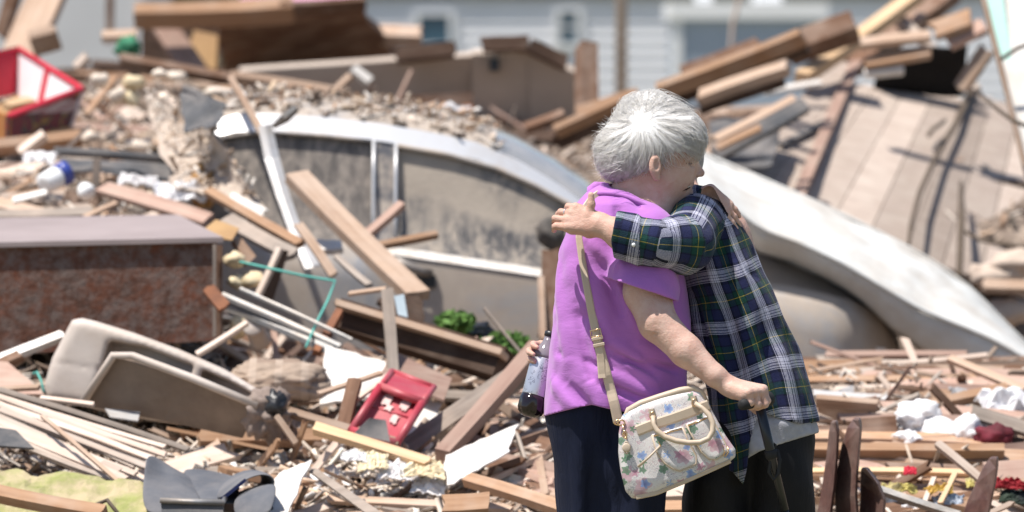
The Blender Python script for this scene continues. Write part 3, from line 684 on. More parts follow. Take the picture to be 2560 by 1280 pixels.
# ---- far crest
deck = empty('wooden_deck', P(760, 190, 26)); tag(deck, 'overturned brown wooden deck section on top of the far crest', 'deck')
dk = [P(545, 52, 24.4), P(905, 14, 24.4), P(975, 138, 25.6), P(560, 200, 25.6)]
slab('underside', dk, .03, W['brown'], parent=deck, nu=10, nv=6, amp=.012, rag=.02)
board3('edge_beam', P(335, 40, 24.4), P(735, 24, 24.4), .075, .09, W['orange'], parent=deck, jag=.1)
board3('edge_beam', P(700, 22, 24.38), P(915, 8, 24.38), .03, .06, W['brown'], parent=deck, jag=.1)
board3('back_panel', P(350, 110, 25.6), P(560, 120, 25.6), .28, .03, W['dark'], parent=deck, face=(0, -1, .05), jag=.05)
board3('joist', P(560, 185, 25.75), P(1000, 150, 25.75), .2, .04, W['dark'], parent=deck, face=(0, -1, 0), jag=.05)
o = slab('pink_sheet', [P(600, -6, 24.8), P(915, -12, 24.8), P(905, 3, 24.45), P(610, 8, 24.45)], .01, PINKM, 'faded pink sheet lying on the wooden deck', 'sheet')
B('short_plank', 405, 62, 24.6, 490, 185, 24.4, 62, 22, 'pink', 'reddish plank leaning under the wooden deck', jag=.1)
S('plywood_scrap', [(485, 75, 24.9), (545, 88, 24.9), (540, 175, 24.8), (462, 150, 24.8)], 14, CARD, 'tan plywood scrap leaning under the wooden deck')
B('long_beam', 300, 148, 22.6, 620, 205, 22.4, 22, 26, 'brown', 'long brown beam sloping below the deck', 'beam')
B('long_beam', 575, 190, 22.3, 875, 238, 22.1, 20, 22, 'tan', 'long tan beam sloping down above the car roof', 'beam')
B('snapped_stick', 840, 225, 22, 890, 178, 22, 17, 12, 'tan', 'tan stick with a white tip above the car roof', 'stick')
B('white_batten', 880, 170, 22, 925, 205, 22, 26, 14, WHITE, 'short white batten end above the car roof', 'batten')
B('timber_block', 945, 88, 25.3, 1055, 92, 25.3, 42, 36, 'tan', 'light timber block jutting from beside the deck', 'timber')
tw = empty('wall_section', P(1050, 300, 24)); tag(tw, 'fallen tan wall section with dark top edge behind the car', 'wall section')
slab('wall_panel', [P(600, 178, 23.5), P(1190, 138, 23.6), P(1190, 300, 23.75), P(600, 330, 23.6)], .05, TANW, parent=tw, amp=.01)
slab('wall_panel', [P(1180, 136, 23.57), P(1330, 128, 23.57), P(1330, 330, 23.72), P(1180, 320, 23.72)], .05, TANW, parent=tw)
slab('wall_panel', [P(1325, 128, 23.56), P(1452, 190, 23.56), P(1452, 345, 23.71), P(1325, 340, 23.71)], .05, TANW, parent=tw)
for a, b in (((990, 140), (1140, 122)), ((1200, 112), (1322, 108)), ((1320, 112), (1420, 160))): board3('top_plate', P(*a, 23.5), P(*b, 23.5), .06, .045, W['dark'], parent=tw, face=(0, -.9, .3))
box('outlet_hole', P(1224, 178, 23.53), P(1248, 146, 23.62), BLACK, tw)
board3('painted_shade_strip', P(930, 262, 23.1), P(1185, 246, 23.1), .05, .05, W['brown'], parent=tw, face=(0, -1, 0))  # brown strip stands in for the shade low on the wall
B('post', 1468, 290, 22.8, 1466, 116, 23.0, 46, 46, 'brown', 'short squared brown post beside the tan wall section', 'post', face=(.35, -1, .05), jag=.08)
B('thin_branch', 985, 270, 22.5, 1030, 175, 22.5, 9, 8, 'pink', 'thin twig standing before the tan wall section', 'twig')
scrap('plastic_scrap', P(1120, 285, 21), (.09, (.045) * 1.3), CLOTHW, 'crumpled clear plastic on the car roof behind the windscreen', 'plastic', .32, 3)
B('rust_block', 1158, 285, 22.8, 1185, 285, 22.8, 40, 30, RUST, 'small rusty block at the foot of the tan wall', 'block')
# ---- top left
B('leaning_timber', 128, -30, 23.6, 18, 205, 23.2, 92, 30, 'tan', 'wide weathered timber leaning at the edge of the garage wall', 'timber', jag=.1)
B('leaning_timber', 40, -30, 24, 2, 95, 24, 34, 24, 'brown', 'narrow red-brown timber leaning beside the wide one', 'timber')
B('dark_post', 276, -60, 30, 274, 110, 30, 17, 17, 'brown', 'thin dark post in front of the garage wall', 'post')
B('jagged_stump', 78, 110, 22.6, 145, 92, 22.6, 30, 60, 'tan', 'jagged timber stump behind the red and white tray', 'timber')
crumple('green_plastic', P(322, 118, 22.8), (.05, .05, .045), plain('green_plastic', (0.05, 0.22, 0.12), (0.03, 0.15, 0.08)), 'crumpled green plastic by the deck corner', 'plastic', .5, 4, 3, 5)
B('plank_end', 255, 92, 23.2, 345, 88, 23.2, 26, 20, 'tan', 'short tan plank above the green plastic')
B('pale_stick', 190, 170, 21.5, 222, 138, 21.5, 24, 18, 'pale', 'stubby pale stick right of the red and white tray', 'stick')
B('propped_lath', 214, 288, 20.4, 288, 192, 20.6, 17, 10, 'orange', 'orange slat propped on the pale rubble crest', 'slat')
for i, (x, y, w, h) in enumerate(((335, 205, 50, 32), (300, 240, 45, 40), (250, 200, 40, 34), (330, 245, 30, 34), (545, 230, 60, 20), (440, 190, 46, 18), (455, 298, 26, 18), (400, 185, 40, 20), (350, 365, 62, 34), (420, 370, 44, 24), (220, 345, 46, 26))):
    crumple('plaster_chunk', P(x, y, 20.2), (w * .00085, .05, h * .0009), CREAM if i % 3 == 0 else plain('plaster_%d' % i, (0.70, 0.61, 0.52), (0.58, 0.48, 0.39), 8), 'broken plaster chunk on the crest left of the car', 'plaster', .45, 2.5, 2, i + 11, group='plaster chunks on the crest')
# ---- red and white tray
tray = empty('fruit_tray', P(80, 345, 20.6)); tag(tray, 'open red and white printed cardboard tray on the rubble', 'tray')
A, Bp, C, D = P(-120, 240, 20.2), P(22, 290, 19.9), P(205, 222, 20.5), P(46, 122, 21.2)
A2, B2, C2, D2 = P(-110, 335, 20.2), P(20, 350, 19.9), P(175, 315, 20.5), P(40, 235, 21.1)
TWH = plain('white_card_inside', (0.76, 0.70, 0.72), (0.70, 0.63, 0.66), 3, bump=0)
tp = M('tray_print', .6, .3); tc = tp.n('ShaderNodeTexCoord'); sp = tp.n('ShaderNodeSeparateXYZ'); tp.l(tc.outputs['Generated'], sp.inputs[0])
letters = tp.n('ShaderNodeTexBrick'); letters.inputs['Scale'].default_value = 9; letters.inputs['Color1'].default_value = (.6, .58, .58, 1); letters.inputs['Color2'].default_value = (.5, .48, .5, 1); letters.inputs['Mortar'].default_value = (.2, .02, .04, 1); letters.inputs['Mortar Size'].default_value = .05
band = tp.math('MULTIPLY', tp.math('GREATER_THAN', sp.outputs['Z'], .52), tp.math('LESS_THAN', sp.outputs['Z'], .78))
base = tp.ramp(tp.noise(tp.coord('Generated', (3, 3, 2), False), 3, 2), [(.42, (.16, .015, .03)), (.5, (.03, .03, .045)), (.6, (.30, .16, .03)), (.7, (.05, .06, .09))], 'CONSTANT')
tp.col(tp.mix(band, base, letters.outputs[0]))
slab('front_side', [Bp, C, C2, B2], .012, tp.m, parent=tray, nu=4, nv=2)
slab('left_side', [A, Bp, B2, A2], .012, plain('tray_orange', (.42, .18, .05), (.3, .12, .05)), parent=tray, nu=3, nv=2)
slab('back_side', [D, C, C2, D2], .012, TWH, parent=tray, nu=4, nv=2)
slab('end_side', [A + V(0, .5, .12), D, D2, A2 + V(0, .5, .1)], .012, REDC, parent=tray, nu=4, nv=2)
s0 = D * .52 + C * .48; s1 = D2 * .55 + C2 * .45
slab('red_stripe', [s0 + V(-.012, -.02, 0), s0 + V(.018, -.02, 0), s1 + V(.018, -.02, 0), s1 + V(-.012, -.02, 0)], .004, REDC, parent=tray, nu=1, nv=1)
tube('rim', [Bp, C, D, A + V(0, .5, .12)], .012, REDC, tray, 6)
slab('tray_bottom', [A2, B2, C2, D2], .01, CARD, parent=tray, nu=2, nv=2)
B('tray_wood', 15, 268, 20.3, 80, 255, 20.4, 30, 20, 'yellow', 'light wood scrap lying inside the printed tray', 'wood scrap')
# ---- left middle
B('brown_beam', -40, 372, 19.8, 205, 345, 19.8, 34, 30, 'orange', 'brown beam lying under the printed tray', 'beam', jag=.1)
B('round_stick', 50, 385, 19.5, 112, 338, 19.5, 24, 22, 'pale', 'short pale stick resting on the brown beam', 'stick')
o = tube('dark_pipe', [P(135, 378, 19.2), P(250, 384, 19.2), P(490, 404, 19.1)], .016, CHAR, flat=.8); tag(o, 'dark grey pipe lying across the left heap', 'pipe')
S('dark_sheet', [(150, 392, 19.35), (495, 410, 19.25), (480, 450, 19.1), (180, 430, 19.2)], 3, CHAR, 'dark sheet painting the shaded gap under the grey pipe', 'felt', amp=.03, freq=6)  # dark sheet takes the place of shade in the gap below the pipe
S('dark_sheet', [(455, 215, 20.3), (580, 250, 20.2), (520, 330, 20), (450, 290, 20.1)], 5, CHAR, 'dark sheet painting the shade behind the car rear window', 'felt', amp=.03, freq=6)  # dark sheet fills in the black shade left of the roof rail
S('black_shade_sheet', [(450, 232, 18.7), (566, 258, 18.55), (535, 318, 18.42), (462, 335, 18.5)], 4, CHAR, 'black sheet painting the shade at the rear end of the car roof', 'felt', amp=.03, freq=6, rag=.06)  # added black sheet imitates shade and covers the pale rail end
B('thin_post', 242, 395, 18.9, 240, 470, 18.9, 17, 12, 'grey', 'thin grey stake standing under the dark pipe', 'stake')
jar = empty('jar', P(140, 478, 18.8)); tag(jar, 'white jar with a blue lid lying on the heap', 'jar')
lathe('jar_body', P(108, 462, 18.75), P(148, 440, 18.8), [(0, .02), (.05, .036), (.85, .038), (1, .03)], TRIM, jar)
lathe('jar_lid', P(148, 440, 18.8), P(170, 428, 18.82), [(0, .04), (.9, .041), (1, .034)], BLUE, jar)
crumple('white_cup', P(216, 478, 18.7), (.032, .032, .03), TRIM, 'white dented cup near the blue lidded jar', 'cup', .12, 2, 3, 4)
scrap('paper_lump', P(100, 392, 19.1), (.05, (.03) * 1.3), CLOTHW, 'crumpled white paper at the end of the dark pipe', 'paper', .32, 8)
scrap('white_sheet', P(448, 480, 18.5), (.10, (.05) * 1.3), CLOTHW, 'crumpled white sheet above the brown cabinet', 'sheet', .32, 21)
scrap('white_sheet', P(345, 450, 18.8), (.06, (.025) * 1.3), CLOTHW, 'small folded white rag behind the crumpled sheet', 'rag', .32, 22)
B('pink_board', 255, 470, 18.5, 525, 552, 18.1, 44, 14, 'pink', 'wide dusty pinkish board sloping to the cabinet', jag=.2)
B('grey_board', -30, 538, 18.2, 235, 530, 18.2, 30, 12, 'grey', 'grey board lying just behind the cabinet top')
B('bent_slat', 210, 545, 18.1, 292, 508, 18.2, 14, 10, 'tan', 'narrow slat sticking up behind the cabinet', 'slat')
S('white_card', [(-20, 545, 18.1), (112, 548, 18.1), (95, 562, 18), (-20, 560, 18)], 3, WHITE, 'flat white card behind the cabinet top', 'card')
B('white_lath', 30, 502, 18.6, 120, 480, 18.6, 20, 8, WHITE, 'white painted lath behind the cabinet', 'lath')
crumple('straw_tuft', P(510, 470, 18.6), (.045, .05, .055), plain('straw', (0.50, 0.30, 0.13), (0.34, 0.18, 0.07), 18), 'tuft of orange insulation fluff left of the car window', 'insulation', .8, 5, 4, 31)
B('orange_batten', 520, 478, 18.15, 752, 612, 17.7, 25, 16, 'orange', 'orange batten sloping from the insulation fluff', 'batten')
S('white_board', [(580, 480, 18.25), (665, 520, 18.2), (640, 562, 18.1), (560, 520, 18.15)], 4, WHITE, 'white board scrap behind the orange batten', 'board', rag=.06)
B('dusty_or_lit_board', 470, 380, 19, 600, 432, 18.6, 30, 12, 'pale', 'pale dusty board leaning on the car rear corner')
B('dusty_or_lit_board', 405, 235, 20, 500, 350, 19.2, 24, 12, 'pale', 'pale board sloping down the crest to the car')
B('dusty_or_lit_board', 560, 545, 17.9, 735, 640, 17.6, 44, 14, 'grey', 'wide grey board under the orange batten', jag=.3)
rs = [P(360, 232, 20.0), P(520, 300, 18.62), P(655, 520, 18.3), P(440, 470, 18.45)]
slab('wallboard', rs, .02, TANW, 'cracked tan wallboard sloping from the crest over the car rear', 'wallboard', nu=14, nv=14, amp=.04, freq=4, rag=.05)
pts = []
for _ in range(260):
    u, v_ = random.random(), random.random(); q_ = (rs[0] * (1 - u) + rs[1] * u) * (1 - v_) + (rs[3] * (1 - u) + rs[2] * u) * v_; pts.append((q_.x, q_.y - .02, q_.z + .03))
chips('wallboard_crumbs', pts, .005, .02, 'pale crumbs lying on the sloping wallboard', np.array([(0.66, 0.56, 0.46), (0.52, 0.40, 0.30), (0.36, 0.26, 0.19), (0.68, 0.63, 0.58), (0.24, 0.17, 0.12)]))
B('hanging_trim', 1378, 612, 18.5, 1366, 860, 18.35, 44, 20, 'brown', 'dark vertical trim hanging below the car mirror', 'trim', face=(0, -1, .05), jag=.5)
B('hanging_trim', 1352, 690, 18.45, 1358, 850, 18.3, 16, 12, 'tan', 'narrow tan strip hanging beside the dark trim', 'trim', face=(0, -1, .05), jag=.5)
# ---- brown cabinet
cm = M('chipboard_brown', .9, .15); v = cm.coord('Object', rnd=False)
cm.col(cm.mix(cm.ramp(cm.noise(v, 26, 6, .75), [(.42, 0), (.62, .75)]), cm.ramp(cm.noise(v, 11, 6, .7, .4), [(.35, (.15, .055, .032)), (.6, (.085, .045, .033))]), (.17, .135, .12))); cm.bump(cm.noise(v, 55, 5), .8, .006)
ct = plain('cabinet_top_grey', (0.33, 0.27, 0.26), (0.26, 0.21, 0.20), 3, rough=.6)
cab = empty('cabinet', P(270, 880, 17.4)); tag(cab, 'long brown chipboard cabinet lying with its grey top up', 'cabinet')
fr = [P(-160, 622, 17.05), P(543, 606, 17.0), P(548, 850, 16.98), P(-160, 900, 17.03)]
bk = [P(-160, 560, 17.75), P(430, 549, 17.75), P(440, 820, 17.7), P(-160, 850, 17.75)]
hexa('carcass', fr + bk, cm.m, cab)
up = V(0, 0, .016); hexa('cabinet_top', [fr[0] + up + V(0, -.02, 0), fr[1] + up + V(.02, -.02, 0), fr[1] + V(.02, -.02, .001), fr[0] + V(0, -.02, .001), bk[0] + up, bk[1] + up + V(.02, 0, 0), bk[1] + V(.02, 0, .001), bk[0] + V(0, 0, .001)], ct, cab)
board3('edge_strip', P(536, 610, 16.96), P(536, 842, 16.95), .010, .012, W['grey'], parent=cab, face=(0, -1, 0), jag=0)
board3('end_strip', P(549, 612, 16.99), P(549, 842, 16.98), .018, .02, W['brown'], parent=cab, face=(0, -1, 0), jag=0)
S('cardboard_flap', [(495, 585, 17.3), (540, 548, 17.5), (598, 570, 17.4), (580, 600, 17.2)], 3, CARD, 'folded cardboard flap at the cabinet corner', 'cardboard')
S('wood_wedge', [(585, 600, 17.3), (600, 590, 17.4), (640, 640, 17.3), (620, 660, 17.2)], 12, W['orange'], 'orange wood wedge beside the cardboard flap', 'wood scrap')
for i, (x, y, w, h) in enumerate(((585, 650, 30, 24), (632, 700, 36, 22), (590, 705, 26, 20))): crumple('foam_chunk', P(x, y, 17.2), (w * .0011, .03, h * .0011), CREAM, 'cream foam chunk between cabinet end and grey board', 'foam', .3, 2, 3, 40 + i, group='cream foam chunks')
B('rust_plate', 520, 720, 16.9, 562, 770, 16.85, 34, 10, RUST, 'torn rusty plate at the end of the cabinet', 'plate')
# ---- in front of the car
B('cut_plank', 738, 438, 17.95, 1046, 742, 17.3, 62, 26, 'tan', 'long light plank with a clean-cut end leaning against the car', 'plank', face=(.3, -.75, .6), jag=.15)
st = empty('metal_strip', P(780, 680, 18)); tag(st, 'bent white metal strip with dark blade leaning on the car', 'metal strip')
def ribbon(name, pts, wd, mat, parent, face=(0.2, -1, .25)):
    vs, fs = [], []
    for i, (p, w_) in enumerate(zip(pts, wd)):
        t = (pts[min(i + 1, len(pts) - 1)] - pts[max(i - 1, 0)]).normalized(); f = Vector(face); y = (f - t * f.dot(t)).normalized().cross(t)
        for s in (-1, 0, 1):
            vs.append(p + y * s * w_ * .5 + Vector((0, -.012 if s == 0 else 0, 0)))
        for s in (1, 0, -1): vs.append(p + y * s * w_ * .5 + Vector((0, .006, 0)))
    n = 6
    for i in range(len(pts) - 1):
        for k in range(n): fs.append((i * n + k, i * n + (k + 1) % n, (i + 1) * n + (k + 1) % n, (i + 1) * n + k))
    fs.append(tuple(range(n))[::-1]); fs.append(tuple(range(len(vs) - n, len(vs))))
    return part(name, vs, fs, mat, parent, False)
ribbon('strip', [P(662, 312, 18.35), P(680, 395, 18.3), P(705, 480, 18.22), P(738, 575, 18.12), P(782, 668, 17.98)], [.045, .05, .045, .042, .05], METAL, st)
ribbon('blade', [P(682, 318, 18.34), P(712, 296, 18.3), P(742, 270, 18.3)], [.018, .034, .026], STEEL, st, (.3, -1, -.2))
B('thin_stick', 576, 195, 18.9, 690, 398, 18.35, 17, 12, 'tan', 'long thin tan stick leaning across the car roof', 'stick')
B('thin_stick', 690, 400, 18.34, 735, 560, 18.2, 12, 10, 'tan', 'thin tan stick behind the white metal strip', 'stick')
B('red_stick', 895, 605, 17.85, 1006, 510, 17.95, 22, 18, 'pink', 'reddish stick pointing up across the car pillar', 'stick', jag=.1)
B('orange_stick', 905, 622, 17.8, 1094, 586, 17.9, 18, 16, 'orange', 'orange stick lying level along the car door', 'stick', jag=.1)
B('upright_slat', 745, 560, 17.75, 835, 690, 17.55, 24, 10, 'tan', 'tan slat beside the foot of the metal strip', 'slat')
S('white_foam', [(780, 598, 17.9), (850, 600, 17.9), (858, 622, 17.8), (790, 625, 17.8)], 14, WHITE, 'white foam strip between slat and long plank', 'foam', rag=.05)
ub = empty('broken_drawer_side', P(690, 740, 17.2)); tag(ub, 'grey drawer side with a pale front edge standing up', 'drawer side')
slab('side_panel', [P(700, 622, 17.3), P(722, 628, 17.5), P(680, 760, 17.4), P(650, 745, 17.2)], .012, W['dark'], parent=ub, nu=2, nv=2)
board3('front_edge', P(700, 620, 17.2), P(644, 742, 17.15), .017, .02, W['pale'], parent=ub, jag=.1)
o = tube('green_twine', [P(600, 655, 17.1), P(660, 668, 17.0), P(760, 690, 17.0), P(838, 702, 17.0), P(820, 750, 16.95), P(790, 810, 16.85), P(765, 868, 16.7)], .0045, TEAL, sides=6); tag(o, 'taut teal twine stretched over the metal rails', 'twine')
o = tube('teal_twine', [P(82, 935, 16.4), P(92, 930, 16.4), P(102, 950, 16.38), P(110, 980, 16.35)], .004, TEAL, sides=6); tag(o, 'loose end of teal twine beside the beige plastic bench', 'twine')
for i, (x0, y0, x1, y1, w_) in enumerate(((555, 738, 850, 868, 20), (575, 770, 830, 878, 26), (600, 722, 880, 850, 12))):
    o = tube('metal_rail', [P(x0, y0, 16.95), P((x0 + x1) / 2, (y0 + y1) / 2 - 2, 16.85), P(x1, y1, 16.75)], w_ * .0006, STEEL, flat=.6, sides=6, smooth=False); tag(o, ['upper grooved steel rail sloping from the cabinet end', 'thick steel rail sloping from the cabinet end', 'thin steel rail above the thick one'][i], 'rail')
can = lathe('tin_can', P(632, 812, 16.9), P(650, 850, 17.0), [(0, .03), (.06, .034), (.1, .03), (.9, .03), (1, .034)], BEIGE); tag(can, 'cream tin can under the steel rails', 'can')
can = lathe('tin_can', P(600, 800, 17.0), P(592, 835, 17.05), [(0, .022), (.1, .026), (.9, .026), (1, .022)], CREAM); tag(can, 'small cream tin partly hidden by the thin stick', 'can')
B('thin_dowel', 490, 888, 16.7, 620, 806, 16.75, 13, 12, 'pale', 'thin pale dowel crossing below the tin cans', 'dowel')
B('dark_beam', 850, 790, 17.05, 1262, 915, 16.75, 78, 60, 'dark', 'thick dark beam lying in front of the car door', 'beam', face=(.05, -.95, .3), jag=.1)
B('dusty_or_lit_board', 845, 762, 17.0, 1262, 888, 16.72, 16, 50, 'tan', 'tan strip painting the lit top of the dark beam', 'board', face=(0, -.95, .3), jag=.1)  # tan strip is the beam's sunlit top, put in as colour
B('grey_stake', 968, 722, 16.75, 984, 940, 16.55, 30, 14, 'grey', 'grey weathered stake standing before the dark beam', 'stake', face=(0, -1, .1))
B('rusty_angle', 850, 778, 16.9, 790, 885, 16.75, 20, 18, RUST, 'rusty angle iron at the end of the dark beam', 'angle iron')
B('short_lath', 840, 640, 17.5, 925, 715, 17.2, 16, 10, 'grey', 'short grey lath under the long plank', 'lath')
B('short_lath', 872, 735, 17, 968, 722, 16.9, 12, 8, 'tan', 'thin lath touching the grey stake', 'lath')
S('blue_scrap', [(985, 740, 17), (1010, 735, 17), (1022, 810, 16.9), (1000, 815, 16.9)], 5, plain('blue_grey_sheet', (.30, .36, .40), (.24, .29, .33)), 'blue grey sheet scrap behind the grey stake', 'scrap')
S('dark_board', [(945, 745, 17.2), (1050, 738, 17.3), (1065, 815, 17.2), (960, 800, 17.1)], 12, W['dark'], 'dark brown panel under the cut plank end', 'panel', rag=.04)
for i, (x, y, s) in enumerate(((1135, 805, .06), (1265, 862, .075))):
    t = empty('leafy_clump', P(x, y + 30, 17.4)); tag(t, ['bright green leafy clump by the black bag', 'larger green leafy clump beside the black bag'][i], 'plant')
    leaf_cloud('foliage', P(x, y, 17.4), (s, s, s * .55), 500, .016, GREEN, t); tube('stem', [P(x - 20, y + 40, 17.4), P(x, y, 17.4)], .004, BARK, t, 5)
crumple('black_bag', P(1165, 832, 17.5), (.075, .06, .035), BLACK, 'crumpled black plastic bag between the leafy clumps', 'bag', .5, 3, 4, 51)
B('dry_twig', 1210, 770, 17.3, 1300, 880, 17.2, 7, 7, 'grey', 'dry twig bent over the leafy clump', 'twig')
B('tan_pole', 1342, 868, 16.4, 1105, 1140, 15.9, 40, 34, 'pink', 'smooth tan pole leaning towards the soda bottle', 'pole', jag=.1)
B('grey_pole', 1318, 925, 16.5, 1005, 1140, 16.0, 54, 40, 'grey', 'weathered grey timber crossing under the tan pole', 'timber', jag=.15)
S('gypsum_board', [(815, 862, 16.7), (965, 905, 16.65), (955, 985, 16.4), (800, 1010, 16.35)], 6, WHITE, 'white panel standing behind the red crate', 'panel', rag=.03)
S('pink_board_sheet', [(985, 880, 16.7), (1130, 945, 16.6), (1110, 1000, 16.4), (950, 935, 16.5)], 6, W['pink'], 'pinkish board sheet below the dark beam', 'board')
S('gypsum_board', [(960, 960, 16.6), (1100, 1010, 16.5), (1060, 1110, 16.2), (930, 1050, 16.25)], 6, WHITE, 'pale gypsum panel under the red crate', 'panel', rag=.05)
B('square_stick', 888, 950, 16.15, 855, 1080, 16.0, 34, 20, 'brown', 'brown squared stick standing left of the red crate', 'stick')
B('cross_stick', 795, 985, 16.2, 955, 932, 16.3, 13, 9, 'tan', 'thin stick lying across the white panel', 'stick')
B('cross_stick', 880, 1005, 16.15, 985, 930, 16.3, 16, 9, 'pale', 'pale stick behind the red crate rim', 'stick')
# ---- red crate
cr = empty('milk_crate', P(960, 1110, 16)); tag(cr, 'red plastic milk crate tipped on its side in the rubble', 'crate')
c0, c1, c2, c3 = P(950, 966, 16.05), P(1056, 1006, 16.0), P(992, 1108, 15.85), P(878, 1076, 15.9)
nb = V(.03, .22, .03); cf = [c0, c1, c2, c3]
for i in range(4):
    a, b = cf[i], cf[(i + 1) % 4]; tube('rim', [a, b], .013, REDP, cr, 6); tube('corner_rib', [a, a + nb], .010, REDP, cr, 6)
    tube('back_rim', [a + nb, b + nb], .009, REDP, cr, 6)
q = lambda u, v: (c0 * (1 - u) + c1 * u) * (1 - v) + (c3 * (1 - u) + c2 * u) * v
slab('base_panel', [q(0, 0) + nb, q(1, 0) + nb, q(1, 1) + nb, q(0, 1) + nb], .006, REDP, parent=cr, nu=2, nv=2)
fp = nb * .22
slab('front_panel', [q(.03, .03) + fp, q(.97, .03) + fp, q(.97, .97) + fp, q(.03, .97) + fp], .006, REDP, parent=cr, nu=2, nv=2)
for v_ in (.5,): tube('panel_rib', [q(.03, v_) + fp, q(.97, v_) + fp], .005, REDP, cr, 6)
slab('side_panel', [q(1, 0), q(1, 0) + nb, q(1, 1) + nb, q(1, 1)], .006, REDP, parent=cr, nu=2, nv=2)
slab('top_panel', [q(0, 0), q(1, 0), q(1, 0) + nb, q(0, 0) + nb], .006, REDP, parent=cr, nu=2, nv=2)
OPEN = plain('pale_print', (.66, .50, .46), (.56, .36, .34), 30, bump=0)
for u, v_, su, sv in ((.30, .26, .10, .10), (.42, .40, .08, .06), (.70, .22, .10, .12), (.66, .58, .08, .10), (.33, .14, .05, .04)): slab('pale_mark', [q(u - su, v_ - sv) + fp - nb * .06, q(u + su, v_ - sv * .8) + fp - nb * .06, q(u + su * .8, v_ + sv) + fp - nb * .06, q(u - su * .9, v_ + sv) + fp - nb * .06], .002, OPEN, parent=cr, nu=6, nv=6, rag=.12)
S('grey_board', [(925, 1045, 15.88), (965, 1050, 15.9), (975, 1105, 15.84), (885, 1085, 15.86)], 4, CHAR, 'dark grey card wedged in the mouth of the red crate', 'card')
# ---- plaid cushion
cush = M('cushion_plaid', .95, .1); v = cush.coord('Object', (1, 1, 1), False); sp = cush.n('ShaderNodeSeparateXYZ'); cush.l(v, sp.inputs[0])
def stripe(s, c_, sc): return s.math('LESS_THAN', s.math('FRACT', s.math('MULTIPLY', c_, sc)), .28)
cush.col(cush.mix(stripe(cush, sp.outputs['X'], 13), cush.mix(stripe(cush, sp.outputs['Z'], 17), (.33, .255, .20), (.27, .20, .155)), (.38, .30, .24))); cush.bump(cush.noise(v, 60, 4), .4, .004)
crumple('cushion', P(690, 955, 16.45), (.15, .12, .066), cush.m, 'tan plaid cushion slumped beside the white panel', 'cushion', .26, 2.7, 5, 71)
# ---- beige plastic bench shell
tub = empty('plastic_bench', P(380, 1090, 16.3)); tag(tub, 'beige moulded plastic seat shell tipped on its side', 'plastic seat')
def poly_sd(px, py, poly):
    poly = np.array(poly, np.float32); d = np.full(px.shape, 1e9, np.float32); s = np.ones(px.shape, np.float32)
    for i in range(len(poly)):
        a, b = poly[i], poly[i - 1]; ex, ey = b - a; wx, wy = px - a[0], py - a[1]
        t = np.clip((wx * ex + wy * ey) / (ex * ex + ey * ey), 0, 1); bx, by = wx - ex * t, wy - ey * t; d = np.minimum(d, bx * bx + by * by)
        c1 = py >= a[1]; c2 = py < b[1]; c3 = ex * wy > ey * wx; s = np.where((c1 & c2 & c3) | (~c1 & ~c2 & ~c3), -s, s)
    return s * np.sqrt(d)
OUT_ = [(180, 800), (205, 795), (240, 803), (335, 832), (450, 874), (560, 922), (660, 982), (735, 1040), (720, 1075), (600, 1085), (300, 1040), (205, 1015), (112, 1000), (112, 960), (128, 900)]
R1_ = [(275, 852), (360, 866), (484, 914), (476, 948), (380, 915), (300, 905), (255, 1010), (225, 1005)]; R2_ = [(506, 924), (580, 955), (660, 1002), (690, 1040), (640, 1040), (498, 962)]
def shellf(p):
    px, py, w, sc = pix(p); wc = w - 2.38; tilt = wc + (px - 400) * .0004
    d2 = poly_sd(px, py, OUT_) * sc; r = .03; x, y = d2 + r, np.abs(tilt) - .13 + r
    d = np.minimum(np.maximum(x, y), 0) + np.sqrt(np.maximum(x, 0) ** 2 + np.maximum(y, 0) ** 2) - r
    for R_ in (R1_, R2_): d = smax(d, -np.maximum(poly_sd(px, py, R_) * sc, tilt + .02), .012)
    seam = np.abs((py - 905) - (px - 130) * .16); return d + .003 * np.exp(-(seam / 4) ** 2) * (px < 260)
lo = np.array(P(95, 1100, 16.1)); hi = np.array(P(750, 780, 16.7)); sdf_part('moulded_shell', shellf, np.minimum(lo, hi) - .02, np.maximum(lo, hi) + .02, .008, BEIGE, tub)
slab('tray_panel', [P(288, 890, 16.06), P(640, 1012, 15.92), P(605, 1095, 16.02), P(205, 1012, 16.16)], .012, BEIGED, parent=tub, nu=6, nv=3, amp=.006)
tube('tray_rim', [P(205, 1010, 16.14), P(284, 888, 16.04), P(330, 890, 16.03), P(480, 945, 15.97), P(645, 1014, 15.9)], .012, BEIGE, tub, 8)
S('grey_slat_scrap', [(262, 1020, 16.1), (350, 1030, 16.08), (345, 1052, 16), (275, 1042, 16.02)], 3, METAL, 'small grey metal scrap in front of the plastic seat', 'scrap')
crumple('tattered_cloth', P(668, 1035, 15.95), (.06, .06, .068), plain('tattered', (.30, .235, .20), (.16, .12, .10), 12), 'tattered brown cloth bundle at the end of the plastic seat', 'cloth', .5, 3, 4, 81)
crumple('black_plastic', P(690, 1010, 15.9), (.028, .025, .035), BLACK, 'black plastic scrap on the tattered cloth bundle', 'plastic', .5, 4, 3, 82)
B('leaning_stick', 690, 1040, 15.85, 740, 1110, 15.8, 16, 12, 'tan', 'tan stick leaning on the tattered cloth', 'stick')
B('long_batten', 720, 1030, 16.0, 1000, 1110, 15.85, 22, 18, 'tan', 'tan batten lying under the red crate', 'batten')
B('long_batten', 785, 1070, 15.8, 1075, 1160, 15.6, 28, 22, 'yellow', 'yellowish batten below the red crate', 'batten')
B('white_stick', -40, 915, 16.7, 160, 838, 16.75, 26, 18, METAL, 'pale pipe-like trim leaning on the cabinet front', 'trim')
B('brown_stub', -40, 930, 16.6, 55, 888, 16.62, 26, 20, 'brown', 'brown stub at the foot of the pale trim', 'stub')
S('pink_board_sheet', [(-40, 900, 16.5), (20, 905, 16.5), (110, 985, 16.3), (-40, 985, 16.3)], 6, W['pink'], 'pinkish panel corner left of the plastic seat', 'board')
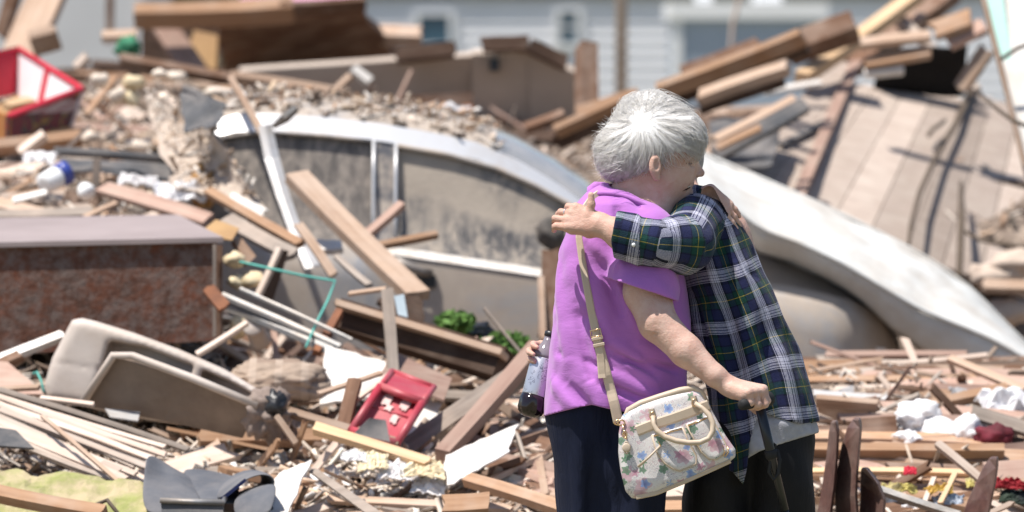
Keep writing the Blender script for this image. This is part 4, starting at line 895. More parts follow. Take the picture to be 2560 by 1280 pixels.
B('small_slat', -20, 975, 16.25, 100, 968, 16.2, 14, 10, 'tan', 'thin tan slat on the pinkish panel corner', 'slat')
B('small_slat', 100, 995, 16.0, 235, 1012, 15.95, 12, 10, 'pale', 'pale slat end below the plastic seat', 'slat')
# ---- lath bundle
random.seed(5)
for i in range(17):
    u = i / 16; y0 = 985 + 95 * u + random.uniform(-5, 5); x1 = 405 - 110 * u + random.uniform(-30, 20); y1 = 1120 + 92 * u + random.uniform(-8, 8)
    x1 += 60 * (1 - u) * (i % 3 == 0)
    B('lath', -60 + random.uniform(0, 60), y0 - 12, 16.05 - .25 * u, x1, y1, 15.75 - .25 * u, [16, 12, 21][i % 3], 7, 'pale' if i % 8 else 'grey', ['pale', 'thin pale', 'wide pale', 'grey'][(3 if i % 8 == 0 else i % 3)] + ' wooden lath fanned out in the bundle below the plastic seat', 'lath', group='bundle of pale laths')
B('brown_lath', 105, 1040, 15.75, 300, 1208, 15.45, 10, 8, 'tan', 'thin brown lath lying across the pale bundle', 'lath')
S('dark_board', [(-60, 1060, 15.7), (40, 1075, 15.68), (85, 1120, 15.6), (-60, 1110, 15.62)], 6, CHAR, 'dark board under the lath bundle', 'board')
S('lime_sheet', [(-60, 1165, 15.5), (385, 1205, 15.45), (405, 1300, 15.2), (-60, 1300, 15.2)], 10, LIME, 'lime green fibrous sheet with torn edges', 'insulation sheet', nu=26, nv=8, amp=.02, freq=7, rag=.07)
B('brown_plank', -60, 1222, 15.15, 260, 1285, 15.0, 36, 30, 'orange', 'brown plank lying over the lime green sheet', 'plank', jag=.1)
o = tube('twig', [P(170, 1285, 15.05), P(240, 1262, 15.05), P(268, 1250, 15.05), P(300, 1290, 15.0)], .006, BARK, sides=6); tag(o, 'bent dark twig over the lime green sheet', 'twig')
fl = empty('foam_mat', P(520, 1280, 15.4)); tag(fl, 'dark grey felt mat curled in the foreground rubble', 'mat')
def drape(name, rows, mat, parent, thick=.01):
    vs = [P(*q) for r_ in rows for q in r_]; nu = len(rows[0]); fs = [(j * nu + i, j * nu + i + 1, (j + 1) * nu + i + 1, (j + 1) * nu + i) for j in range(len(rows) - 1) for i in range(nu - 1)]
    o = part(name, vs, fs, mat, parent, True); s1 = o.modifiers.new('thick', 'SOLIDIFY'); s1.thickness = thick; s2 = o.modifiers.new('sub', 'SUBSURF'); s2.levels = s2.render_levels = 3; return o
drape('mat_flap', [[(362, 1132, 15.5), (400, 1150, 15.55), (440, 1180, 15.5), (490, 1200, 15.55)], [(358, 1180, 15.38), (405, 1200, 15.45), (450, 1215, 15.35), (505, 1228, 15.42)], [(352, 1232, 15.3), (400, 1240, 15.28), (455, 1262, 15.3), (500, 1265, 15.25)], [(360, 1290, 15.2), (410, 1290, 15.15), (460, 1292, 15.2), (505, 1290, 15.15)]], FOAM, fl)
drape('mat_middle', [[(450, 1176, 15.6), (500, 1176, 15.62), (560, 1188, 15.6), (600, 1200, 15.55)], [(465, 1200, 15.48), (515, 1196, 15.5), (565, 1208, 15.48), (600, 1222, 15.44)], [(490, 1232, 15.36), (530, 1226, 15.38), (570, 1236, 15.36), (596, 1244, 15.34)], [(505, 1268, 15.25), (540, 1262, 15.26), (570, 1264, 15.25), (590, 1266, 15.25)]], FOAM, fl)
arc = [(548, 1246), (580, 1216), (612, 1194), (650, 1180), (680, 1184), (694, 1204), (686, 1226), (655, 1238), (622, 1246), (596, 1266)]
drape('mat_curl', [[(x, y, 15.2) for x, y in arc], [(x - 14, y - 5, 15.34) for x, y in arc], [(x - 34, y - 10, 15.5) for x, y in arc]], FOAM, fl)
slab('lining', [P(552, 1244, 15.195), P(612, 1196, 15.195), P(616, 1203, 15.195), P(558, 1251, 15.195)], .004, NAVYF, parent=fl, nu=3, nv=1)
drape('mat_end', [[(588, 1250, 15.22), (620, 1228, 15.24), (660, 1216, 15.22), (692, 1212, 15.2)], [(584, 1272, 15.16), (622, 1250, 15.14), (660, 1240, 15.12), (694, 1232, 15.12)], [(590, 1296, 15.1), (625, 1294, 15.08), (660, 1290, 15.06), (680, 1285, 15.06)]], FOAM, fl)
pb = empty('plastic_box', P(480, 1285, 15.1)); tag(pb, 'grey plastic box lid in front of the felt mat', 'box')
hexa('box_body', [P(402, 1252, 15.05), P(556, 1258, 15.05), P(560, 1300, 15.02), P(405, 1300, 15.02), P(410, 1244, 15.2), P(560, 1248, 15.2), P(562, 1295, 15.2), P(412, 1295, 15.2)], CHAR, pb)
tube('box_rim', [P(400, 1251, 15.04), P(557, 1257, 15.04), P(562, 1247, 15.2)], .008, STEEL, pb, 6)
scrap('grey_rag', P(640, 1265, 15.25), (.05, (.03) * 1.3), FOAM, 'grey rag beside the curled felt mat', 'rag', .32, 90)
S('pale_sheet', [(700, 1185, 15.55), (780, 1150, 15.6), (720, 1290, 15.2), (640, 1290, 15.2)], 4, WHITE, 'pale board lying right of the felt mat', 'board', rag=.04, amp=.015)
S('grey_strip', [(770, 1175, 15.6), (790, 1170, 15.6), (960, 1285, 15.2), (925, 1290, 15.2)], 6, W['grey'], 'grey strip of wood in the pale crumbs', 'strip')
S('white_sheet_torn', [(1110, 1140, 15.75), (1290, 1062, 15.95), (1270, 1130, 15.7), (1120, 1215, 15.5)], 4, WHITE, 'torn white board propped behind the navy trousers', 'board', rag=.06, nu=10, nv=6)
for i, (x, y, s) in enumerate(((930, 1150, .055), (990, 1175, .05), (1060, 1170, .06), (1075, 1215, .055), (885, 1140, .035))): scrap('insulation_wad', P(x, y, 15.6), (s, (s * .65) * 1.3), CREAM if i in (0, 2) else CLOTHW, ['torn yellowish insulation wad below the yellowish batten', 'white torn insulation wad beside the yellowish one', 'cream insulation wad against the torn white board', 'white insulation wad in front of the torn white board', 'small white insulation wad under the yellowish batten'][i], 'insulation', .32, 100 + i, group='insulation wads')
B('brown_offcut', 1105, 1262, 15.15, 1225, 1255, 15.15, 60, 14, 'orange', 'brown plywood offcut low in the foreground')
B('foreground_batten', 1165, 1198, 15.5, 1420, 1278, 15.25, 34, 24, 'orange', 'tan batten running behind the navy trousers', 'batten')
B('pale_batten', 1640, 1225, 15.6, 1760, 1222, 15.6, 70, 20, 'pale', 'pale board glimpsed between the two women', 'board')
B('foreground_batten', 1600, 1272, 15.2, 1800, 1270, 15.2, 34, 20, 'orange', 'orange batten glimpsed between the two women', 'batten')

# ================================================================== right-hand side
B('big_beam', 1655, 245, 22.2, 2012, 103, 22.0, 62, 30, 'dark', 'big squared brown beam sloping up to the right', 'beam', face=(.25, -.9, -.3), jag=.05)  # darker wood chosen to imitate the beam's shaded side
B('lit_edge_strip', 1650, 228, 22.1, 2008, 92, 21.9, 20, 50, 'orange', 'orange strip painting the sunlit top edge of the big beam', 'board', face=(.1, -.75, .7), jag=.05)  # orange wood gives the same beam its sunlit top edge
B('second_beam', 1385, 352, 21.6, 1560, 272, 21.6, 44, 40, 'dark', 'dark beam sloping behind the white hair', 'beam', face=(.2, -.9, -.3), jag=.1)  # dark wood carries the shaded side of this beam
B('second_beam', 1388, 330, 21.5, 1555, 255, 21.5, 18, 40, 'orange', 'orange strip painting the sunlit edge of the dark beam behind the hair', 'board', face=(.1, -.75, .7), jag=.1)  # lighter strip colours in the sunlit edge of the beam above
B('short_beam', 1312, 322, 21.8, 1412, 285, 21.8, 22, 20, 'brown', 'short brown beam left of the white hair', 'beam')
B('short_beam', 1440, 285, 22.4, 1600, 235, 22.4, 30, 24, 'orange', 'short orange beam behind the white hair', 'beam')
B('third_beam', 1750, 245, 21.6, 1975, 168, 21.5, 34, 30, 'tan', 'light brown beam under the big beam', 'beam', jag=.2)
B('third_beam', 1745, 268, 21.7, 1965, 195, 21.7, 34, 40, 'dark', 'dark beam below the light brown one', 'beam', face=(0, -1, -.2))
B('white_trim', 1905, 232, 22.2, 2050, 207, 22.4, 20, 10, WHITE, 'white trim board on the lumber pile', 'trim')
B('brown_beam', 1700, 190, 22.9, 1900, 115, 22.9, 40, 30, 'brown', 'brown beam behind the big squared beam', 'beam')
B('brown_beam', 1960, 130, 22.6, 2150, 60, 22.6, 70, 50, 'brown', 'wide brown timber above the pine pole', 'timber')
B('pine_pole', 2003, 196, 22.5, 2300, -18, 23.6, 36, 30, 'yellow', 'long pale pine board sloping up to the right', 'board', jag=.05)
B('red_beam', 2120, 165, 23.2, 2380, -25, 23.9, 66, 40, 'brown', 'wide red-brown timber behind the pine board', 'timber')
B('grey_branch', 2238, 36, 23.5, 2445, 228, 22.9, 24, 20, 'grey', 'grey split rail sloping down to the white door', 'rail')
B('charcoal_slab', 1790, 385, 20.9, 2015, 262, 21, 40, 20, CHAR, 'charcoal shingle slab on the pile', 'slab', face=(-.2, -.8, .5), jag=.3)
B('tan_edge', 1785, 352, 21, 1990, 245, 21.1, 24, 14, 'tan', 'tan board above the charcoal slab')
B('tan_edge', 1790, 372, 20.8, 1905, 318, 20.8, 20, 12, 'orange', 'orange lath below the charcoal slab', 'lath')
S('dark_sheet', [(1770, 300, 21.6), (1960, 280, 21.6), (1930, 420, 21.0), (1800, 420, 21.0)], 5, CHAR, 'dark felt behind the charcoal slab', 'felt', amp=.04, freq=5)
S('hole_shade_sheet', [(2200, 130, 22.75), (2420, 120, 22.75), (2410, 235, 22.9), (2180, 240, 22.9)], 8, plain('tar', (.012, .011, .011), (.02, .018, .017), 6, rough=.95, spec=.1), 'black sheet painting the dark hole above the plywood floor', 'tar sheet', amp=.03)  # matte black sheet imitates the darkness of a hole in the pile
for i, (x0, y0, x1, y1, w_, m_) in enumerate(((2330, 80, 2430, 45, 60, 'orange'), (2370, 110, 2470, 60, 44, 'pink'), (2150, 110, 2330, 90, 30, 'tan'), (2160, 160, 2330, 130, 34, 'orange'), (2160, 185, 2260, 175, 22, WHITE), (2400, 225, 2470, 120, 40, 'tan'))):
    B('crest_board', x0, y0, 22, x1, y1, 22, w_, 18, m_, ['orange board on the right crest', 'pinkish board below the orange crest board', 'tan board under the grey split rail', 'raw board above the painted dark hole', 'white splinter under the raw board', 'tan board beside the white door panel'][i])
# plywood floor with its boards
pf = empty('plank_floor', P(2250, 600, 21.5)); tag(pf, 'tilted tan subfloor of dusty boards behind the mattress', 'floor section')
f0, f1, f2, f3 = P(2085, 150, 23.2), P(2700, 225, 23.4), P(2640, 760, 20.9), P(1790, 470, 20.9)
PLY = wood('subfloor_board', (0.39, 0.32, 0.275), (0.31, 0.25, 0.21), dust=(0.42, 0.36, 0.31), dustamt=.6, grain=12)
q = lambda u, v: (f0 * (1 - u) + f1 * u) * (1 - v) + (f3 * (1 - u) + f2 * u) * v
nB = 9
for i in range(nB):
    u0, u1 = i / nB, (i + 1) / nB - .003
    s_ = random.uniform(-.02, .03); me_o = slab('floor_board', [q(u0, s_ + .12 * (i > 0)), q(u1, s_ + .12 * (i > 0)), q(u1, 1), q(u0, 1)], .02, PLY, parent=pf, nu=2, nv=6, amp=.004)
fn = (f1 - f0).cross(f3 - f0).normalized()
def fd(px, py, lift=.02):
    r_ = P(px, py, 1.0) - V(0, 0, CZ); o_ = V(0, 0, CZ); t_ = (f0 - o_).dot(fn) / r_.dot(fn); return t_ * 1.0 - lift / .5
def FP(px, py, lift=.02): return P(px, py, fd(px, py, lift))
B('brown_lath', 2148, 140, fd(2148, 140), 1995, 495, fd(1995, 495), 30, 12, 'pink', 'long red-brown lath lying on the plank floor', 'lath', jag=.3)
o = tube('bare_branch', [FP(2432, 222), FP(2395, 300), FP(2345, 380), FP(2300, 480), FP(2278, 560), FP(2272, 610)], [.016, .014, .012, .011, .009, .007], BARK, sides=6); tag(o, 'long bare branch lying down the plank floor', 'branch')
o = tube('bare_branch', [FP(2362, 302), FP(2330, 325), FP(2322, 338)], .009, BARK, sides=6); tag(o, 'short side branch on the plank floor', 'branch')
o = tube('bare_branch', [FP(2402, 455), FP(2404, 540), FP(2398, 690)], [.008, .015, .012], BARK, sides=6); tag(o, 'dark upright stick before the plank floor', 'branch')
o = tube('bare_branch', [FP(2415, 580), FP(2450, 600), FP(2560, 620), FP(2620, 600)], .008, BARK, sides=6); tag(o, 'thin dark branch lying right of the upright stick', 'branch')
B('dark_strip', 1950, 362, fd(1950, 362), 2062, 305, fd(2062, 305), 16, 8, CHAR, 'dark rubber strip lying on the plank floor', 'strip')
for i, (x, y) in enumerate(((2490, 690), (2540, 660), (2520, 780))): crumple('plaster_chunk', P(x, y, 20.2), (.10, .08, .05), plain('plaster_r%d' % i, (0.56, 0.46, 0.38), (0.42, 0.33, 0.27), 8), 'dusty plaster chunk right of the mattress', 'plaster', .4, 2.5, 3, 130 + i, group='plaster chunks by the mattress')
B('end_board', 2455, 715, 20.1, 2640, 722, 20.1, 34, 20, 'tan', 'tan board behind the low end of the mattress')
# white door panel
dp = empty('door_panel', P(2540, 430, 19.8)); tag(dp, 'white door panel with a mint green stripe, leaning', 'door panel')
slab('panel', [P(2450, -30, 20), P(2760, -30, 20), P(2760, 430, 19.6), P(2566, 430, 19.6)], .03, WHITE, parent=dp, nu=6, nv=8, amp=.004)
slab('mint_stripe', [P(2463, -28, 19.97), P(2505, -28, 19.97), P(2530, 150, 19.84), P(2503, 165, 19.83)], .003, MINT, parent=dp, nu=2, nv=4)
board3('edge_trim', P(2450, -30, 19.98), P(2568, 440, 19.56), .014, .03, W['tan'], parent=dp, jag=0)
o = tube('bare_branch', [P(2500, 150, 19.7), P(2545, 120, 19.7), P(2600, 100, 19.7)], .008, BARK, sides=6); tag(o, 'thin twig across the mint stripe of the door', 'twig')
o = tube('bare_branch', [P(2440, 225, 20.3), P(2490, 270, 19.6), P(2530, 300, 19.5), P(2600, 330, 19.5)], .008, BARK, sides=6); tag(o, 'twig curling in front of the white door panel', 'twig')
# mattress: bent thick slab
MAT = plain('mattress_cover', (0.64, 0.645, 0.63), (0.54, 0.535, 0.51), 5, rough=.9, dust=(0.44, 0.38, 0.32), dustamt=.55, bump=.6)
top = [(1700, 352), (1760, 388), (1880, 440), (2000, 492), (2130, 552), (2250, 612), (2350, 668), (2430, 728), (2500, 800), (2580, 880), (2640, 950)]
bot = [(1770, 500), (1830, 545), (1905, 615), (1990, 645), (2080, 690), (2170, 752), (2250, 818), (2320, 872), (2400, 905), (2500, 935), (2600, 985)]
FR = [.24, .25, .26, .27, .28, .30, .36, .50, .64, .74, .8]
tS = np.linspace(0, len(top) - 1, 56); vs, fs = [], []; pip0, pip1 = [], []
ti = lambda arr, t, k: float(np.interp(t, range(len(arr)), [q_[k] for q_ in arr]))
for t in tS:
    T_ = P(ti(top, t, 0), ti(top, t, 1), 19.35); B_ = P(ti(bot, t, 0), ti(bot, t, 1), 18.75); fr_ = float(np.interp(t, range(len(FR)), FR))
    F0 = B_ + (T_ - B_) * fr_; F0.y = B_.y - .05
    prof = [B_, B_ * .66 + F0 * .34 + V(0, -.012, 0), B_ * .33 + F0 * .67 + V(0, -.012, 0), F0 + V(0, .004, -.006), F0 + V(0, .012, .004)] + [F0 * (1 - k_) + T_ * k_ + V(0, 0, .010 * math.sin(k_ * 3.14)) for k_ in (.12, .3, .5, .7, .88)] + [T_ + V(0, 0, .004), T_ + V(0, .02, 0), T_ + V(0, .32, -.02), T_ + V(0, .34, -.20), B_ + V(0, .3, -.03), B_ + V(0, .03, -.012)]
    pip0.append(F0 + V(0, -.003, 0)); pip1.append(T_ + V(0, .006, .006))
    for k_, p_ in enumerate(prof):
        vs.append(p_ + V(0, -.35, .9) * (.012 * fbm(p_ * 6) + .007 * abs(mnoise.noise(p_ * 15))))
m_ = 16; nM = len(tS)
for i in range(nM - 1):
    for k in range(m_): fs.append((i * m_ + k, (i + 1) * m_ + k, (i + 1) * m_ + (k + 1) % m_, i * m_ + (k + 1) % m_))
fs.append(tuple(range(m_))); fs.append(tuple(range((nM - 1) * m_, nM * m_))[::-1])
mt = empty('mattress', P(2250, 900, 19)); tag(mt, 'long dirty white mattress bent over the car bonnet', 'mattress')
part('mattress_body', vs, fs, MAT, mt, True)
for pp_ in (pip0, pip1): tube('piping', pp_[::2], .008, MAT, mt, 6)
# ---- right foreground
random.seed(9)
for i in range(15):
    y = 885 + i * 9 + random.uniform(-4, 4); x0 = random.uniform(1990, 2120); x1 = x0 + random.uniform(240, 430)
    B('thin_plank', x0, y + random.uniform(-4, 14), 17.6 - i * .05, x1, y - random.uniform(-6, 22), 17.55 - i * .05, random.uniform(12, 22), 10, random.choice(['tan', 'pale', 'orange', 'pink', 'grey']), ['upper', 'middle', 'lower'][i // 5] + ' thin plank in the flat stack below the mattress', 'plank', group='flat stack of planks')
B('slanted_plank', 2372, 895, 17, 2560, 975, 16.8, 22, 12, 'tan', 'tan plank sloping off the flat stack', 'plank')
B('slanted_plank', 2300, 1020, 16.7, 2520, 972, 16.7, 26, 24, 'orange', 'orange plank rising above the white bags', 'plank')
B('grey_pipe', 2030, 985, 16.7, 2222, 998, 16.7, 20, 14, METAL, 'flat grey metal trim below the flat stack', 'trim')
B('broad_board', 2040, 1035, 16.5, 2200, 1030, 16.5, 70, 30, 'brown', 'broad brown board standing behind the plaid shirt', 'board', face=(0, -1, .1))
B('narrow_board', 2040, 1002, 16.45, 2195, 1015, 16.45, 18, 30, 'tan', 'tan board edge above the broad brown board')
B('brown_box', 2150, 1085, 16.3, 2242, 1078, 16.3, 66, 70, 'brown', 'square brown timber block left of the white bags', 'timber', face=(0, -1, .25), jag=.03)
for i, (x, y, w_, h_) in enumerate(((2290, 1048, 60, 44), (2350, 1090, 75, 38), (2420, 1085, 48, 52), (2265, 1100, 40, 24))): crumple('plastic_bag', P(x, y, 16.35 - .04 * i), (w_ * .00115, .06, h_ * .00115), CLOTHW, ['tall crumpled white bag beside the brown block', 'wide white bag in the middle of the bags', 'upright white bag by the maroon cloth', 'small white bag at the foot of the tall bag'][i], 'bag', .4, 2.8, 4, 140 + i)
scrap('white_cover', P(2540, 1008, 16.6), (.13, (.05) * 1.3), CLOTHW, 'big white cover spread above the grey board', 'cover', .32, 150)
B('grey_board', 2425, 1030, 16.3, 2610, 1085, 16.2, 44, 14, 'grey', 'grey weathered board in front of the white cover')
crumple('maroon_cloth', P(2488, 1092, 16.2), (.055, .05, .035), MAROON, 'maroon and dark cloth lump under the grey board', 'cloth', .5, 3, 3, 151)
B('long_beam', 2000, 1125, 16.0, 2510, 1128, 16.0, 26, 30, 'orange', 'long level brown beam under the white bags', 'beam', jag=.1)
B('yellow_rail', 2000, 1180, 15.8, 2440, 1184, 15.8, 16, 14, 'yellow', 'pale yellow rail lying level below the brown beam', 'rail')
B('pale_stick', 2342, 1108, 15.75, 2462, 1208, 15.6, 20, 14, 'pale', 'pale stick sloping down across the yellow rail', 'stick')
B('pale_stick', 2390, 1180, 15.6, 2350, 1260, 15.5, 13, 10, 'yellow', 'yellowish slat hanging from the rail', 'slat')
B('pale_stick', 2335, 1195, 15.6, 2308, 1265, 15.5, 12, 10, 'pale', 'second short slat hanging from the rail', 'slat')
S('olive_board', [(2230, 1135, 16.2), (2640, 1125, 16.2), (2640, 1210, 15.9), (2200, 1185, 15.9)], 6, plain('olive_board', (.30, .24, .13), (.24, .19, .10)), 'olive brown panel behind the yellow rail', 'panel')
B('grey_pipe', 2190, 1222, 15.4, 2400, 1290, 15.25, 18, 16, STEEL, 'grey pipe in the right foreground', 'pipe')
for i, (x, y, w_, h_, m_, l_) in enumerate(((2245, 1220, 46, 18, YEL, 'yellow plastic wrapper beneath the yellow rail'), (2425, 1205, 14, 16, YEL, 'small yellow wrapper by the chair slat'), (2195, 1250, 12, 12, YEL, 'tiny yellow scrap beside the chair'), (2370, 1250, 44, 20, plain('blue_wrapper', (.20, .33, .50), (.42, .45, .50), 14), 'pale blue wrapper in the right foreground'), (2350, 1222, 34, 12, plain('orange_wrapper', (.55, .36, .08), (.4, .2, .06), 14), 'orange wrapper near the hanging slats'), (2530, 1212, 44, 14, plain('red_wrapper', (.35, .02, .03), (.22, .015, .02), 9), 'red packaging at the end of the rail'), (2535, 1240, 34, 24, plain('green_black', (.03, .05, .03), (.015, .02, .02), 9), 'dark green bag under the red packaging'), (2240, 1265, 60, 20, CLOTHW, 'white paper heap beside the burgundy chair'), (2275, 1175, 16, 14, REDC, 'small red scrap above the yellow wrapper'))):
    scrap('wrapper', P(x, y, 15.55), (w_ * .0011, (h_ * .0011) * 1.3), m_, l_, 'wrapper', .32, 160 + i)
# burgundy chair: curved back uprights
ch = empty('broken_chair', P(2120, 1400, 15.2)); tag(ch, 'broken burgundy wooden chair with two curved uprights', 'chair')
def upright(name, pts, wpx, parent):
    vs, fs = [], []
    for x, y, w_ in pts:
        a, b = P(x - w_ / 2, y, 15.25), P(x + w_ / 2, y, 15.15)
        vs += [a, b, b + V(.01, .05, 0), a + V(.01, .05, 0)]
    for i in range(len(pts) - 1):
        for k in range(4): fs.append((i * 4 + k, i * 4 + (k + 1) % 4, i * 4 + 4 + (k + 1) % 4, i * 4 + 4 + k))
    fs.append((3, 2, 1, 0)); n = len(vs); fs.append((n - 4, n - 3, n - 2, n - 1))
    o = part(name, vs, fs, W['red'], parent); bv = o.modifiers.new('b', 'BEVEL'); bv.width = .006; bv.segments = 2; return o
upright('upright', [(2083, 1052, 10), (2082, 1080, 20), (2078, 1140, 24), (2070, 1210, 28), (2058, 1290, 32), (2045, 1420, 34)], 24, ch)
upright('upright', [(2140, 1045, 12), (2134, 1070, 32), (2124, 1120, 44), (2116, 1180, 50), (2112, 1240, 52), (2116, 1300, 54), (2125, 1420, 54)], 50, ch)
upright('seat_edge', [(2158, 1170, 12), (2172, 1210, 44), (2180, 1250, 60), (2176, 1300, 60)], 40, ch)
sc = empty('chair_slat', P(2460, 1400, 15.2)); tag(sc, 'burgundy wooden chair back standing alone by the red packaging', 'chair back')
upright('back_slat', [(2483, 1143, 16), (2474, 1170, 34), (2462, 1210, 48), (2448, 1250, 58), (2434, 1300, 66), (2410, 1420, 70)], 40, sc)
# ================================================================== the two people
def Q(px, py, w=0.0): return P(px, py, 14.0 + w)
def skin(name, c1, c2, red):
    m = M(name, .55, .35); v = m.coord('Object', rnd=False)
    c = m.ramp(m.noise(v, 22, 5, .6), [(.35, c1), (.65, c2)])
    c = m.mix(m.ramp(m.noise(v, 45, 5, .65), [(.48, 0.0), (.72, .38)]), c, red); m.col(c)
    m.b.inputs['Subsurface Weight'].default_value = .12; m.b.inputs['Subsurface Radius'].default_value = (.012, .005, .003); m.b.inputs['Subsurface Scale'].default_value = .5
    h = m.math('ADD', m.noise(v, 130, 4, .7), m.math('MULTIPLY', m.noise(m.coord('Object', (1, 1, 2.2), False), 70, 3, .6, .8), .9)); m.bump(h, .32, .005); return m.m
SKIN = skin('skin_fair', (.60, .41, .335), (.53, .33, .26), (.48, .22, .17))
SKIN2 = skin('skin_rosy', (.58, .37, .29), (.50, .295, .225), (.48, .20, .15))
def hand(wrist, d, n, thumb, curl=(15, 20, 15), spread=.08, size=1.0, tcurl=20, tdir=None, lens=(.068, .076, .071, .055)):
    """list of (a,b,ra,rb,k); d: along the hand, n: back of the hand, thumb: +1/-1 side"""
    w = Vector(wrist); d = Vector(d).normalized(); n = Vector(n); n = (n - d * n.dot(d)).normalized(); s = n.cross(d) * thumb
    out = []; s_ = size
    for i, (o, l) in enumerate(zip((.030, .0105, -.010, -.029), lens)):
        kn = w + d * (.086 - .006 * abs(i - 1)) * s_ + s * o * s_ + n * .004 * s_
        out.append((w + s * o * .45 * s_, kn, .0165 * s_, .0115 * s_, 'palm'))
        out.append((w + s * o * .5 * s_ - n * .010 * s_ + d * .02, kn - n * .012 * s_ - d * .012 * s_, .013 * s_, .011 * s_, 'palm'))
        dd = (d + s * spread * (1.2 - i * .8)).normalized(); p = kn; ang = 0
        for k, (f, r0, r1) in enumerate(((.45, .0098, .0088), (.31, .0090, .0080), (.24, .0080, .0066))):
            c_ = curl[k] if not isinstance(curl[k], (tuple, list)) else curl[k][i]
            ang += math.radians(c_); e = dd * math.cos(ang) - n * math.sin(ang)
            q = p + e * l * f * s_; out.append((p, q, r0 * s_, r1 * s_, 'f%d' % i)); p = q
    b = w + d * .022 * s_ + s * .022 * s_ - n * .008 * s_
    td = Vector(tdir).normalized() if tdir else (d * .62 + s * .75 - n * .15).normalized()
    m1 = b + td * .040 * s_; out.append((b, m1, .0165 * s_, .0125 * s_, 'palm'))
    t2 = (td * math.cos(math.radians(tcurl)) + d * math.sin(math.radians(tcurl))).normalized()
    m2 = m1 + t2 * .032 * s_; out.append((m1, m2, .0115 * s_, .0098 * s_, 't')); m3 = m2 + (t2 + d * .25).normalized() * .024 * s_; out.append((m2, m3, .0098 * s_, .0072 * s_, 't'))
    return out
def sd_hand(p, prims):
    groups_ = {}
    for a, b, ra, rb, g in prims:
        dd = sd_cone(p, a, b, ra, rb); groups_[g] = dd if g not in groups_ else smin(groups_[g], dd, .012 if g == 'palm' else .004)
    r = groups_.pop('palm')
    fing = None
    for g, dd in groups_.items(): fing = dd if fing is None else smin(fing, dd, .0015)
    return smin(r, fing, .0045)
def bounds(pts, pad):
    a = np.array([tuple(q) for q in pts]); return a.min(0) - pad, a.max(0) + pad
def merge(parts_):
    vs, qs, o = [], [], 0
    for v, q in parts_: vs.append(v); qs.append(q + o); o += len(v)
    return np.concatenate(vs), np.concatenate(qs)
def wr(p, sc, amp):   # cheap cloth undulation
    x, y, z = p[:, 0] * sc, p[:, 1] * sc, p[:, 2] * sc
    return amp * (np.sin(x * 1.3 + 2 * np.sin(z * .7 + y)) * np.cos(z * 1.1 + 1.5 * np.sin(x * .9)) + .6 * np.sin(z * 2.3 + x * 1.7 + 1.3 * np.sin(y * 2)))

# ---------------------------------------------------------------- woman in the purple T-shirt
TORSO = [(462, 1505, 1570, .03, .04), (480, 1474, 1612, .01, .075), (510, 1448, 1640, .0, .105), (560, 1420, 1662, -.005, .125), (620, 1402, 1690, 0, .137), (700, 1389, 1712, 0, .142), (800, 1382, 1728, 0, .15), (900, 1371, 1724, 0, .158), (1000, 1360, 1716, 0, .16), (1060, 1354, 1712, 0, .16)]
SH_L, SH_R = Q(1490, 545, .06), Q(1618, 610, -.075)
SLV0, SLV1 = Q(1622, 590, -.085), Q(1603, 752, -.165)
def purple_base(p):
    d = sd_stack(p, TORSO, 2.35)
    d = smin(d, sd_cone(p, SH_L, Q(1560, 560, -.02), .055, .075), .05)
    return smin(d, sd_cone(p, SH_R, Q(1560, 580, -.02), .058, .07), .05)
PB = lambda x, y: march(purple_base, x, y)
FL = []
for x0, y0, x1, y1, wd, am in ((1500, 640, 1560, 800, .014, -.007), (1530, 690, 1600, 830, .012, .006), (1470, 690, 1530, 850, .016, .006), (1440, 760, 1490, 990, .013, -.005), (1400, 640, 1420, 900, .018, .006), (1520, 850, 1610, 905, .010, .007), (1530, 880, 1640, 935, .012, -.007), (1560, 905, 1640, 960, .008, .006), (1520, 930, 1620, 985, .012, .007), (1500, 960, 1620, 1000, .010, -.006), (1600, 860, 1690, 900, .012, .006), (1610, 900, 1700, 930, .010, -.005), (1380, 950, 1450, 1030, .016, .008), (1415, 960, 1480, 1030, .014, -.008), (1470, 950, 1510, 1030, .014, .008), (1400, 820, 1560, 870, .014, .004), (1390, 880, 1520, 920, .012, -.004), (1560, 500, 1600, 560, .009, .006), (1585, 505, 1625, 560, .008, -.006), (1540, 510, 1550, 570, .009, -.005), (1470, 600, 1530, 660, .012, .005), (1620, 800, 1700, 850, .014, -.006), (1380, 760, 1480, 800, .014, -.004)):
    FL.append((PB(x0, y0), PB(x1, y1), wd, am * 2.9))
def hem_cut(p, xs, ys, s=1.0):
    px, py, w, sc = pix(p); return (py - np.interp(px, xs, ys)) * sc
def purple_shirt(p):
    d = purple_base(p)
    px, py, w, sc = pix(p)
    d = d - .004 * np.clip((py - 850) / 200, 0, 1) * np.sin(px * .05 + w * 28) - wr(p, 22, .0016) - wr(p[:, [2, 0, 1]], 41, .0007)
    d = folds(p, d.astype(np.float32), FL)
    d = np.maximum(d, hem_cut(p, [1340, 1400, 1440, 1480, 1520, 1560, 1720], [1046, 1030, 1020, 1012, 1022, 1030, 1020]) + .0)
    # sleeve: open tube cut by its hem
    a, b = vec(SLV0), vec(SLV1); ax = (b - a) / np.linalg.norm(b - a)
    sl = sd_cone(p, SLV0, SLV1, .073, .095) - wr(p, 35, .0018)
    sl = folds(p, sl.astype(np.float32), SFL)
    inner = sd_cone(p, SLV0, SLV1, .0665, .0885)
    cut = hem_cut(p, [1480, 1515, 1560, 1620, 1690, 1720], [680, 694, 708, 728, 752, 760])
    solid = np.maximum(smin(d, sl, .03), -1)
    d2 = np.minimum(d, np.maximum(smin(d, sl, .03), cut))
    carve = np.maximum(np.maximum(inner, (665 - py) * sc), .002 - d)
    d2 = np.maximum(d2, -carve)
    # neck opening
    neck = sd_cone(p, Q(1572, 452, -.01), Q(1602, 520, -.03), .050, .050)
    d2 = np.maximum(d2, -neck)
    return d2
